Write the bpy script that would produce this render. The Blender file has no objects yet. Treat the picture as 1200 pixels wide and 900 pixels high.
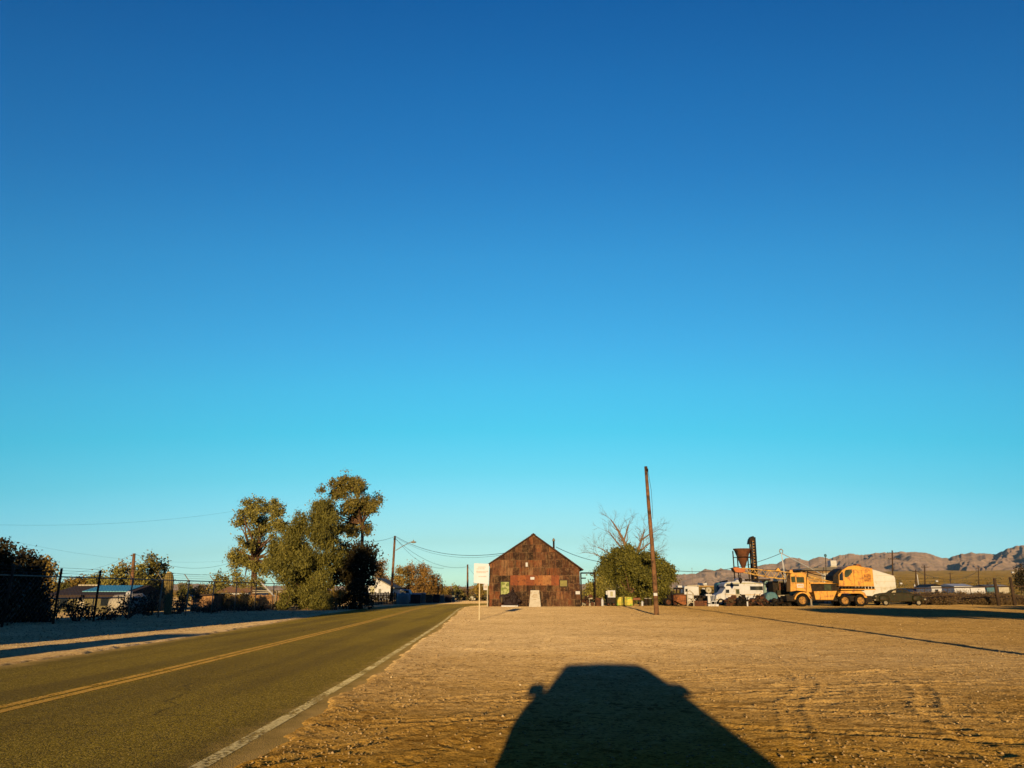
import bpy, bmesh, math, random
import numpy as np
from mathutils import Vector, Matrix
sc = bpy.context.scene
C = sc.collection
rng = np.random.default_rng(7)
random.seed(7)
R = math.radians

# ------------------------------------------------------------------ camera geometry
EYE = 1.35
FPX = 902.0
PITCH = math.atan(244.0 / FPX)
cp, sp = math.cos(PITCH), math.sin(PITCH)
SUN_AZ, SUN_EL = R(4.4), R(5.7)
EXPO = 1.0

def ray(x, y):
    u = (x - 600) / FPX; v = (450 - y) / FPX
    return Vector((u, cp - v * sp, sp + v * cp))
def W(x, y, Y):                       # world point on the plane at distance Y seen at a photo position
    d = ray(x, y); t = Y / d.y
    return Vector((d.x * t, Y, EYE + d.z * t))
def G(x, y):                          # ground point seen at a photo position
    d = ray(x, y); t = EYE / -d.z
    return Vector((d.x * t, d.y * t, 0))
def SC(x, y, Y):                      # metres per photo pixel there
    return Y / ray(x, y).y / FPX

# ------------------------------------------------------------------ materials
def new_mat(name):
    m = bpy.data.materials.new(name); m.use_nodes = True
    nt = m.node_tree
    b = nt.nodes['Principled BSDF']
    return m, nt, b, nt.nodes, nt.links

def noise(nt, scale, detail=4, rough=.55, coord=None, dist=0.0):
    n = nt.nodes.new('ShaderNodeTexNoise')
    n.inputs['Scale'].default_value = scale; n.inputs['Detail'].default_value = detail
    n.inputs['Roughness'].default_value = rough; n.inputs['Distortion'].default_value = dist
    if coord is not None: nt.links.new(coord, n.inputs['Vector'])
    return n
def ramp(nt, src, stops):
    r = nt.nodes.new('ShaderNodeValToRGB')
    el = r.color_ramp.elements
    while len(el) > len(stops): el.remove(el[-1])
    while len(el) < len(stops): el.new(1)
    for e, (p, c) in zip(el, stops):
        e.position = p; e.color = (c, c, c, 1) if isinstance(c, (int, float)) else (*c, 1)
    nt.links.new(src, r.inputs[0])
    return r
def mixc(nt, fac, a, b, mode='MIX'):
    m = nt.nodes.new('ShaderNodeMix'); m.data_type = 'RGBA'; m.blend_type = mode
    for val, i in ((fac, 0), (a, 6), (b, 7)):
        if hasattr(val, 'is_linked') or isinstance(val, bpy.types.NodeSocket): nt.links.new(val, m.inputs[i])
        elif isinstance(val, (int, float)): m.inputs[i].default_value = val
        else: m.inputs[i].default_value = (*val, 1)
    return m.outputs[2]
def math_n(nt, op, a, b=None, c=None):
    m = nt.nodes.new('ShaderNodeMath'); m.operation = op
    for i, v in enumerate((a, b, c)):
        if v is None: continue
        if isinstance(v, (int, float)): m.inputs[i].default_value = v
        else: nt.links.new(v, m.inputs[i])
    return m.outputs[0]
def bump(nt, b, h, strength=.5, dist=.02):
    bp = nt.nodes.new('ShaderNodeBump'); bp.inputs['Strength'].default_value = strength; bp.inputs['Distance'].default_value = dist
    nt.links.new(h, bp.inputs['Height']); nt.links.new(bp.outputs[0], b.inputs['Normal'])
    return bp
def objcoord(nt):
    return nt.nodes.new('ShaderNodeTexCoord').outputs['Object']

_mats = {}
def M(name, col, rough=.7, var=.25, scale=3.0, metal=0.0, dirt=None, dirt_amt=.5, spec=.25, bmp=.15, droughness=0.0):
    """worn painted / weathered surface: base colour, cloudy variation, patches of a second colour, fine grain"""
    if name in _mats: return _mats[name]
    m, nt, b, N, L = new_mat(name)
    co = objcoord(nt)
    n1 = noise(nt, scale, 6, .6, co)
    lo = tuple(c * (1 - var) for c in col); hi = tuple(min(1, c * (1 + var)) for c in col)
    c = ramp(nt, n1.outputs[0], [(.3, lo), (.7, hi)]).outputs[0]
    if dirt:
        n2 = noise(nt, scale * 1.7, 8, .65, co)
        f = ramp(nt, n2.outputs[0], [(.62 - dirt_amt * .3, 0), (.7 - dirt_amt * .2, 1)]).outputs[0]
        c = mixc(nt, f, c, dirt)
    L.new(c, b.inputs['Base Color'])
    b.inputs['Roughness'].default_value = rough; b.inputs['Metallic'].default_value = metal
    b.inputs['Specular IOR Level'].default_value = spec
    b.inputs['Diffuse Roughness'].default_value = droughness
    if bmp:
        n3 = noise(nt, scale * 9, 4, .6, co); bump(nt, b, n3.outputs[0], bmp, .02)
    _mats[name] = m
    return m

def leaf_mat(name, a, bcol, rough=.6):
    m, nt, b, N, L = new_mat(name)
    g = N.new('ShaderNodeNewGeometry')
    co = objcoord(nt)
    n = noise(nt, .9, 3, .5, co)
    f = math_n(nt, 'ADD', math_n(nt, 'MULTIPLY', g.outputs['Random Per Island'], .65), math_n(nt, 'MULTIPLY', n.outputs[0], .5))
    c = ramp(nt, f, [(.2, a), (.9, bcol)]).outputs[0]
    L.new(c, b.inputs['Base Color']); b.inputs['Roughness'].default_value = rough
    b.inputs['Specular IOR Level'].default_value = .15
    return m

# ------------------------------------------------------------------ mesh building
def recalc(me):
    bm = bmesh.new(); bm.from_mesh(me); bmesh.ops.recalc_face_normals(bm, faces=bm.faces); bm.to_mesh(me); bm.free()

class MB:
    def __init__(s): s.v = []; s.f = []
    def add(s, vs, fs):
        o = len(s.v); s.v += [tuple(p) for p in vs]; s.f += [tuple(i + o for i in f) for f in fs]; return s
    def box(s, x0, x1, y0, y1, z0, z1):
        return s.add([(x0,y0,z0),(x1,y0,z0),(x1,y1,z0),(x0,y1,z0),(x0,y0,z1),(x1,y0,z1),(x1,y1,z1),(x0,y1,z1)],
                     [(0,3,2,1),(4,5,6,7),(0,1,5,4),(1,2,6,5),(2,3,7,6),(3,0,4,7)])
    def obox(s, c, size, rot=(0,0,0)):
        from mathutils import Euler
        m = Euler(rot).to_matrix(); c = Vector(c)
        vs = [c + m @ Vector((sx*size[0]/2, sy*size[1]/2, sz*size[2]/2)) for sz in (-1,1) for sx, sy in ((-1,-1),(1,-1),(1,1),(-1,1))]
        return s.add(vs, [(0,3,2,1),(4,5,6,7),(0,1,5,4),(1,2,6,5),(2,3,7,6),(3,0,4,7)])
    def prism(s, pts, y0, y1):        # outline in x,z pushed along y
        n = len(pts)
        vs = [(p[0], y0, p[1]) for p in pts] + [(p[0], y1, p[1]) for p in pts]
        fs = [tuple(range(n)), tuple(range(2*n-1, n-1, -1))] + [(i, n+i, n+(i+1) % n, (i+1) % n) for i in range(n)]
        return s.add(vs, fs)
    def prism_x(s, pts, x0, x1):      # outline in y,z pushed along x
        n = len(pts)
        vs = [(x0, p[0], p[1]) for p in pts] + [(x1, p[0], p[1]) for p in pts]
        fs = [tuple(range(n)), tuple(range(2*n-1, n-1, -1))] + [(i, n+i, n+(i+1) % n, (i+1) % n) for i in range(n)]
        return s.add(vs, fs)
    def path(s, pts, rad, n=8, cap=True):
        pts = [Vector(p) for p in pts]
        if isinstance(rad, (int, float)): rad = [rad] * len(pts)
        vs = []; fs = []
        for i, p in enumerate(pts):
            t = (pts[min(i+1, len(pts)-1)] - pts[max(i-1, 0)]).normalized()
            a = t.cross(Vector((0,0,1)) if abs(t.z) < .9 else Vector((1,0,0))).normalized(); b = t.cross(a)
            vs += [p + (a*math.cos(2*math.pi*k/n) + b*math.sin(2*math.pi*k/n)) * rad[i] for k in range(n)]
        for i in range(len(pts)-1):
            for k in range(n):
                fs.append((i*n+k, i*n+(k+1) % n, (i+1)*n+(k+1) % n, (i+1)*n+k))
        if cap: fs += [tuple(range(n-1, -1, -1)), tuple(range((len(pts)-1)*n, len(pts)*n))]
        return s.add(vs, fs)
    def tube(s, a, b, r, r1=None, n=8): return s.path([a, b], [r, r if r1 is None else r1], n)
    def lathe(s, c, prof, n=20, axis='z', cap=True):   # prof: (radius, along)
        vs = []; fs = []
        for r, h in prof:
            for k in range(n):
                ca, sa = math.cos(2*math.pi*k/n)*r, math.sin(2*math.pi*k/n)*r
                vs.append({'z': (c[0]+ca, c[1]+sa, c[2]+h), 'y': (c[0]+ca, c[1]+h, c[2]+sa), 'x': (c[0]+h, c[1]+ca, c[2]+sa)}[axis])
        for i in range(len(prof)-1):
            for k in range(n): fs.append((i*n+k, i*n+(k+1) % n, (i+1)*n+(k+1) % n, (i+1)*n+k))
        if cap: fs += [tuple(range(n)), tuple(range((len(prof)-1)*n, len(prof)*n))]
        return s.add(vs, fs)
    def ball(s, c, r, nu=14, nv=8, sq=1.0):
        r = (r, r, r) if isinstance(r, (int, float)) else r
        vs = []; fs = []
        pw = lambda x: math.copysign(abs(x)**sq, x)
        for i in range(nv+1):
            th = math.pi*i/nv
            for k in range(nu):
                ph = 2*math.pi*k/nu
                vs.append((c[0]+r[0]*pw(math.sin(th))*pw(math.cos(ph)), c[1]+r[1]*pw(math.sin(th))*pw(math.sin(ph)), c[2]+r[2]*pw(math.cos(th))))
        for i in range(nv):
            for k in range(nu): fs.append((i*nu+k, i*nu+(k+1) % nu, (i+1)*nu+(k+1) % nu, (i+1)*nu+k))
        return s.add(vs, fs)
    def build(s, name, mat, parent=None, smooth=False, bevel=0.0):
        me = bpy.data.meshes.new(name)
        off = parent_loc(parent)
        me.from_pydata([tuple(Vector(p) - off) for p in s.v], [], s.f)
        bm = bmesh.new(); bm.from_mesh(me)
        bmesh.ops.remove_doubles(bm, verts=bm.verts, dist=1e-5)
        bmesh.ops.recalc_face_normals(bm, faces=bm.faces)
        if bevel: bmesh.ops.bevel(bm, geom=[e for e in bm.edges if len(e.link_faces) == 2 and e.calc_face_angle(0) > .6], offset=bevel, segments=2, affect='EDGES', profile=.5)
        bm.to_mesh(me); bm.free()
        if smooth: me.polygons.foreach_set('use_smooth', [True]*len(me.polygons))
        me.materials.append(mat)
        return link(name, me, parent)

def parent_loc(p):
    o = Vector((0,0,0))
    while p: o += p.location; p = p.parent
    return o
def link(name, me, parent=None):
    o = bpy.data.objects.new(name, me); C.objects.link(o)
    if parent: o.parent = parent
    return o
def tag(o, label=None, cat=None, group=None, kind=None):
    if label: o['label'] = label
    if cat: o['category'] = cat
    if group: o['group'] = group
    if kind: o['kind'] = kind
    return o
def thing(name, label, cat, loc=(0,0,0), group=None):
    o = bpy.data.objects.new(name, None); C.objects.link(o); o.location = loc; o.empty_display_size = .2
    return tag(o, label, cat, group)
def copy_tree(o, parent=None):
    c = o.copy(); C.objects.link(c)
    if parent: c.parent = parent
    for ch in list(o.children): copy_tree(ch, c)
    return c

def np_mesh(name, verts, quads, mat, parent=None, smooth=False):
    me = bpy.data.meshes.new(name)
    verts = np.asarray(verts, dtype=np.float32) - np.array(parent_loc(parent), dtype=np.float32)
    k = quads.shape[1]; nf = len(quads)
    me.vertices.add(len(verts)); me.vertices.foreach_set('co', verts.ravel())
    me.loops.add(nf*k); me.loops.foreach_set('vertex_index', quads.ravel().astype(np.int32))
    me.polygons.add(nf); me.polygons.foreach_set('loop_start', np.arange(0, nf*k, k, dtype=np.int32))
    if smooth: me.polygons.foreach_set('use_smooth', np.ones(nf, dtype=bool))
    me.update(calc_edges=True); me.validate()
    me.materials.append(mat)
    return link(name, me, parent)

def leaves_at(P, size, elong=1.5, droop=0.0, g=rng):
    n = len(P)
    nrm = g.normal(size=(n,3)); nrm /= np.linalg.norm(nrm, axis=1)[:,None]
    t = g.normal(size=(n,3)); t[:,2] -= droop*2.2
    t -= nrm*(t*nrm).sum(1)[:,None]; t /= np.linalg.norm(t, axis=1)[:,None] + 1e-9
    b = np.cross(nrm, t)
    L = size*(.6+.8*g.random(n))[:,None]; B = L/elong
    v = np.stack([P - t*L*.5, P + b*B*.5 + t*L*.05, P + t*L*.5, P - b*B*.5 - t*L*.08], axis=1).reshape(-1,3)
    q = np.arange(4*n).reshape(n,4)
    return v, q

def clump_points(blobs, clump_r, per, dens=1.0, g=rng, shell=.5):
    """blobs in metres (cx,cy,cz,rx,ry,rz): sub-clumps spread through each, leaves spread through each sub-clump"""
    out = []; centres = []
    for (cx,cy,cz,rx,ry,rz) in blobs:
        vol = rx*ry*rz
        nc = max(6, int(dens*15.0*(vol**(2/3))/(clump_r**2)))
        d = g.normal(size=(nc,3)); d /= np.linalg.norm(d, axis=1)[:,None]
        rad = shell + (1-shell)*g.random(nc)
        c = np.array([cx,cy,cz]) + d*rad[:,None]*np.array([rx,ry,rz])
        c += g.normal(size=c.shape)*clump_r*.35
        centres.append(c)
        rr = clump_r*(.55+.9*g.random(nc))
        pts = c[:,None,:] + g.normal(size=(nc,per,3))*rr[:,None,None]*np.array([.5,.5,.42])
        out.append(pts.reshape(-1,3))
    P = np.concatenate(out); P = P[P[:,2] > .04]
    return P, np.concatenate(centres)

def px_blobs(lst, Y, dr=1.0):
    out = []
    for b in lst:
        x, y, rx, ry = b[:4]; yy = b[4] if len(b) > 4 else Y
        s = SC(x, y, yy); p = W(x, y, yy)
        out.append((p.x, p.y, p.z, rx*s, max(rx, ry*.6)*s*dr, ry*s))
    return out

def poly_blobs(poly, Y, n, r0, r1, seed, k=4.738, org=(250,540), holes=(), depth=1.6):
    """fill the measured outline of a crown with many small uneven leaf masses, each at its own depth"""
    g = random.Random(seed); P = [(org[0]+x/k, org[1]+y/k) for x, y in poly]; Hs = [(org[0]+x/k, org[1]+y/k, r/k) for x, y, r in holes]
    def inside(x, y):
        c = False; j = len(P)-1
        for i in range(len(P)):
            if (P[i][1] > y) != (P[j][1] > y) and x < (P[j][0]-P[i][0])*(y-P[i][1])/(P[j][1]-P[i][1])+P[i][0]: c = not c
            j = i
        return c
    xs = [p[0] for p in P]; ys = [p[1] for p in P]; out = []; tries = 0
    while len(out) < n and tries < 20000:
        tries += 1; x = g.uniform(min(xs),max(xs)); y = g.uniform(min(ys),max(ys)); r = g.uniform(r0,r1)
        if not inside(x, y) or any((x-h[0])**2+(y-h[1])**2 < (h[2]+r*.6)**2 for h in Hs): continue
        e = sum(1 for a in range(8) if inside(x+math.cos(a*.785)*r*.75, y+math.sin(a*.785)*r*.75))
        if e < 6: r *= .62
        if any((x-o[0])**2+(y-o[1])**2 < (.42*(r+o[2]))**2 for o in out) and tries < 12000: continue
        out.append((x, y, r*g.uniform(.8,1.2), r*g.uniform(.75,1.1), Y+g.gauss(0,depth)))
    return out
def crown(name, mat, root, blobs, clump_r=.55, per=26, leaf=.2, dens=1.0, elong=1.5, droop=0, shell=.5, seed=1):
    g = np.random.default_rng(seed)
    P, cen = clump_points(blobs, clump_r, per, dens, g, shell)
    v, q = leaves_at(P, leaf, elong, droop, g)
    np_mesh(name, v, q, mat, root)
    return cen

def limbs(name, mat, root, base, fork, targets, r0, seed=1, n=7, sag=.2):
    """tapered trunk from base to fork, then limbs out to the crown's clumps"""
    g = random.Random(seed)
    mb = MB(); base = Vector(base); fork = Vector(fork)
    mid = base.lerp(fork, .5) + Vector((g.uniform(-.1,.1), g.uniform(-.1,.1), 0))*r0*3
    mb.path([base - Vector((0,0,.1)), base + (mid-base)*.15, mid, fork], [r0*1.35, r0*1.05, r0*.9, r0*.75], 10)
    for t in targets:
        t = Vector(t); d = t - fork
        m1 = fork + d*.4 + Vector((g.uniform(-1,1), g.uniform(-1,1), g.uniform(-.2,.8)))*d.length*.1
        m2 = fork + d*.75 + Vector((g.uniform(-1,1), g.uniform(-1,1), g.uniform(-.3,.6)))*d.length*.08
        mb.path([fork - d.normalized()*.1, m1, m2, t], [r0*.5, r0*.26, r0*.14, r0*.05], n)
    return mb.build(name, mat, root, smooth=True)

# ------------------------------------------------------------------ value noise for terrain
def vnoise(x, y, seed=0):
    xi = np.floor(x).astype(np.int64); yi = np.floor(y).astype(np.int64)
    fx = x - xi; fy = y - yi
    fx = fx*fx*(3-2*fx); fy = fy*fy*(3-2*fy)
    def h(a, b):
        n = (a*374761393 + b*668265263 + seed*974711) & 0x7fffffff
        n = ((n ^ (n >> 13))*1274126177) & 0x7fffffff
        return ((n ^ (n >> 16)) & 0xffff)/65535.0
    return (h(xi,yi)*(1-fx)+h(xi+1,yi)*fx)*(1-fy) + (h(xi,yi+1)*(1-fx)+h(xi+1,yi+1)*fx)*fy
def fbm(x, y, oct=4, seed=0, gain=.5):
    a = 1; s = 0; t = 0
    for i in range(oct):
        s = s + a*(vnoise(x, y, seed+i*17)-.5); t += a; a *= gain; x = x*2.03+11.3; y = y*2.03-7.7
    return s/t*2
def sstep(a, b, x):
    t = np.clip((x-a)/(b-a), 0, 1); return t*t*(3-2*t)
# ------------------------------------------------------------------ world, sun, camera
w = bpy.data.worlds.new("World"); sc.world = w; w.use_nodes = True
nt = w.node_tree; bg = nt.nodes['Background']
sky = nt.nodes.new('ShaderNodeTexSky'); sky.sky_type = 'NISHITA'; sky.sun_disc = False
sky.sun_elevation = SUN_EL; sky.sun_rotation = R(180) + SUN_AZ
tc = nt.nodes.new('ShaderNodeTexCoord'); sx = nt.nodes.new('ShaderNodeSeparateXYZ'); nt.links.new(tc.outputs['Generated'], sx.inputs[0])
hz = math_n(nt, 'SQRT', math_n(nt, 'ADD', math_n(nt, 'MULTIPLY', sx.outputs[0], sx.outputs[0]), math_n(nt, 'MULTIPLY', sx.outputs[1], sx.outputs[1])))
caz = math_n(nt, 'DIVIDE', sx.outputs[1], math_n(nt, 'MAXIMUM', hz, .001))
shift = math_n(nt, 'MULTIPLY', math_n(nt, 'SUBTRACT', 1.0, caz), .27)
el = math_n(nt, 'MINIMUM', math_n(nt, 'ADD', math_n(nt, 'MAXIMUM', sx.outputs[2], 0.0), shift), .97)
kx = math_n(nt, 'DIVIDE', math_n(nt, 'SQRT', math_n(nt, 'SUBTRACT', 1.0, math_n(nt, 'MULTIPLY', el, el))), math_n(nt, 'MAXIMUM', hz, .001))
cx_ = nt.nodes.new('ShaderNodeCombineXYZ')
nt.links.new(math_n(nt, 'MULTIPLY', sx.outputs[0], kx), cx_.inputs[0]); nt.links.new(math_n(nt, 'MULTIPLY', sx.outputs[1], kx), cx_.inputs[1]); nt.links.new(el, cx_.inputs[2])
nt.links.new(cx_.outputs[0], sky.inputs[0])
GRADE = [(.0083,(2.14,4.5,10.2)),(.0312,(1.27,2.62,5.9)),(.0629,(.985,1.93,3.55)),(.0949,(.840,1.83,3.0)),(.1488,(.50,1.76,2.56)),
         (.203,(.31,1.77,2.48)),(.2568,(.32,1.78,2.58)),(.31,(.318,1.69,2.65)),(.412,(.265,1.54,2.62)),(.506,(.175,1.28,2.50)),
         (.593,(.11,1.13,2.42)),(.662,(.062,.97,2.28)),(.78,(.24,1.15,2.9)),(1.0,(.30,1.1,2.8))]
gr = ramp(nt, el, [(p, tuple(c/10 for c in col)) for p, col in GRADE])
mul = nt.nodes.new('ShaderNodeVectorMath'); mul.operation = 'MULTIPLY'
nt.links.new(sky.outputs[0], mul.inputs[0]); nt.links.new(gr.outputs[0], mul.inputs[1])
sca = nt.nodes.new('ShaderNodeVectorMath'); sca.operation = 'SCALE'; sca.inputs['Scale'].default_value = 10*2**-EXPO
nt.links.new(mul.outputs[0], sca.inputs[0]); nt.links.new(sca.outputs[0], bg.inputs[0]); bg.inputs[1].default_value = .1

sun = bpy.data.lights.new('sun', 'SUN'); sun.energy = 5.0; sun.angle = R(.5); sun.color = (1, .74, .36)
so = bpy.data.objects.new('sun', sun); C.objects.link(so)
so.rotation_euler = Vector((math.sin(SUN_AZ)*math.cos(SUN_EL), math.cos(SUN_AZ)*math.cos(SUN_EL), -math.sin(SUN_EL))).to_track_quat('-Z','Y').to_euler()
so.location = (0,-20,30)
cam = bpy.data.cameras.new('camera'); cam.sensor_width = 36; cam.lens = FPX/1200*36; cam.clip_start = .05; cam.clip_end = 40000
co_ = bpy.data.objects.new('camera', cam); C.objects.link(co_)
co_.location = (0,0,EYE); co_.rotation_euler = (math.pi/2 + PITCH, 0, 0); sc.camera = co_
sc.view_settings.view_transform = 'Standard'; sc.view_settings.look = 'None'; sc.view_settings.exposure = EXPO; sc.view_settings.gamma = 1

# ------------------------------------------------------------------ road centre line
ROAD = [(-200,-6.0),(-60,-6.0),(0,-6.05),(12,-6.12),(20,-6.3),(36,-6.75),(50,-7.3),(66,-7.95),(76,-8.05),(84,-7.2),(90,-5.2),(95,-1.8),(98.5,3.5),(101,11),(104,28),(108,60),(116,140)]
def catmull(pts, step=12):
    out = []
    for i in range(len(pts)-1):
        p0 = Vector(pts[max(i-1,0)]); p1 = Vector(pts[i]); p2 = Vector(pts[i+1]); p3 = Vector(pts[min(i+2,len(pts)-1)])
        for k in range(step):
            t = k/step
            out.append(.5*((2*p1)+(p2-p0)*t+(2*p0-5*p1+4*p2-p3)*t*t+(3*p1-p0-3*p2+p3)*t**3))
    out.append(Vector(pts[-1])); return out
RC = catmull([(x,y) for y,x in ROAD], 8)           # (x,y)
RCn = np.array([(p.x,p.y) for p in RC])
def road_dist(X, Y):                                # signed side distance (+ right of the direction of travel)
    best = np.full(X.shape, 1e9); sg = np.zeros(X.shape)
    for i in range(len(RCn)-1):
        a = RCn[i]; d = RCn[i+1]-a; L2 = (d*d).sum()
        if L2 < 1e-9: continue
        t = np.clip(((X-a[0])*d[0]+(Y-a[1])*d[1])/L2, 0, 1)
        qx = X-(a[0]+t*d[0]); qy = Y-(a[1]+t*d[1]); dd = np.hypot(qx,qy)
        s = np.sign(qx*d[1]-qy*d[0])
        m = dd < best; best = np.where(m, dd, best); sg = np.where(m, s, sg)
    return best*sg

def plain_rise(X, Y):
    r = np.hypot(X, Y); az = np.degrees(np.arctan2(X, Y))
    f = .10 + .90*sstep(10, 27, az)*(1-sstep(60, 80, az))
    return f*.031*np.maximum(r-150,0)**2/(r+1200)

def half_left(Y): return 3.4 + 1.2*sstep(14, 58, Y)

# tyre tracks: (points, half gauge or None, strength)
TRACKS = [([(-3.6,6),(-1.4,9),(-.6,12),(-.2,18),(.6,30),(2,60)], .8, .012),
          ([(-2.2,5.5),(-1.0,8.5),(0,10.2),(4,12.5),(12,14.5),(24,15)], .8, .010),
          ([(-3,9.2),(1,9.6),(6,8.2),(12,9.1),(20,12)], .75, .011),
          ([(-2,14),(2,13.2),(8,16),(18,22),(30,40)], .8, .008),
          ([(-2.6,20),(1,19),(7,24),(14,40),(18,70)], .8, .007),
          ([(3.0,5.5),(3.3,7),(4.0,9.5),(6,16),(8,40)], .75, .010)]
def poly_dist(X, Y, pts):
    best = np.full(X.shape, 1e9); sa = np.zeros(X.shape); acc = 0
    P = np.array([(p.x,p.y) for p in catmull(pts, 8)])
    for i in range(len(P)-1):
        a = P[i]; d = P[i+1]-a; L = math.hypot(*d)
        t = np.clip(((X-a[0])*d[0]+(Y-a[1])*d[1])/(L*L), 0, 1)
        qx = X-(a[0]+t*d[0]); qy = Y-(a[1]+t*d[1]); dd = np.hypot(qx,qy)*np.where(qx*d[1]-qy*d[0] >= 0, 1, -1)
        m = np.abs(dd) < np.abs(best); best = np.where(m, dd, best); sa = np.where(m, acc+t*L, sa); acc += L
    return best, sa

def ground_height(X, Y):
    r = np.hypot(X, Y)
    z = plain_rise(X, Y)
    near = 1-sstep(30, 110, r)
    z = z + .030*fbm(X/5.0, Y/4.0, 3, 3)*(1-sstep(200,400,r))
    z = z + near*((.009+.007*sstep(6,16,X))*fbm(X/.9, Y/.6, 3, 5))
    vn = 1-sstep(9, 24, r)
    z = z + vn*.007*fbm(X/.20, Y/.15, 2, 9)
    # scraped ridges lying across the view, strongest near the car on both sides
    rd = 1-np.abs(fbm(X/2.6+.5*fbm(X/3,Y/3,2,31), Y/.42+2*fbm(X/2.5, Y/2.5, 2, 21), 2, 12))
    m = np.clip(sstep(-2.9,-1.6,X)*(1-sstep(12.5,17,Y))*(.25+.75*(1-sstep(-.6,.3,X)*(1-sstep(2.4,4.2,X)))), 0, 1)
    m = m*np.where(X < 2.5, .28+.72*sstep(-1, 2.5, X), 1.0)
    z = z + m*.018*(np.clip(rd-.72,0,1)/.28)**2*(.4+.9*vnoise(X/2.2,Y/1.1,44))
    for pts, gauge, st in TRACKS:
        d, sa = poly_dist(X, Y, pts)
        for off in (-gauge, gauge):
            e = np.abs(d-off)
            tread = .55+.45*np.sign(np.sin(sa*2*math.pi/.16+np.sign(d-off)*1.2))
            z = z - st*(1-sstep(.07,.12,e))*tread*(1-sstep(20,45,r))*.6 + st*.8*np.exp(-((e-.15)/.045)**2)*(1-sstep(20,45,r))
    # road bed
    s = road_dist(X, Y)
    hw = np.where(s > 0, 3.80, half_left(Y))
    edge = np.abs(s) - hw + .16*fbm(X/1.4, Y/2.6, 3, 77) + .10*fbm(X/.3, Y/.3, 2, 78)
    k = sstep(-.22, .16, edge)
    z = (z+.022*(1-sstep(300,500,r)))*k + (-.07)*(1-k) + .012*np.exp(-((edge-.12)/.22)**2)*sstep(-.1,.05,edge)
    return np.where(r < 1.2, z*0-.02, z)

# ground: one sheet, fan of rings, fine in front of the camera, out past the mountains
def ring_mesh():
    rr = [0.3, 1.0, 2.0, 3.0, 4.0, 4.8]
    r = 5.2
    while r < 42: rr.append(r); r *= 1.0052
    while r < 130: rr.append(r); r *= 1.012
    while r < 900: rr.append(r); r *= 1.03
    while r < 9300: rr.append(r); r *= 1.09
    fr = np.linspace(R(-40), R(40), 620)
    bk = np.linspace(R(40), R(320), 120)[1:-1]
    az = np.concatenate([fr, bk]); nA = len(az); rr = np.array(rr); nR = len(rr)
    A, Rr = np.meshgrid(az, rr)
    X = np.sin(A)*Rr; Y = np.cos(A)*Rr
    Z = ground_height(X.ravel(), Y.ravel())
    V = np.stack([X.ravel(), Y.ravel(), Z], 1)
    V = np.concatenate([V, [[0,0,-.02]]])
    i = np.arange(nR-1)[:,None]*nA; j = np.arange(nA)[None,:]; j2 = (j+1) % nA
    q = np.stack([i+j, i+nA+j, i+nA+j2, i+j2], -1).reshape(-1,4)
    # close the centre
    cq = np.stack([np.full(nA//2, len(V)-1), (np.arange(0,nA,2)) % nA, (np.arange(1,nA+1,2)) % nA, (np.arange(2,nA+2,2)) % nA], -1)
    return V, np.concatenate([q, cq])

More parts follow.
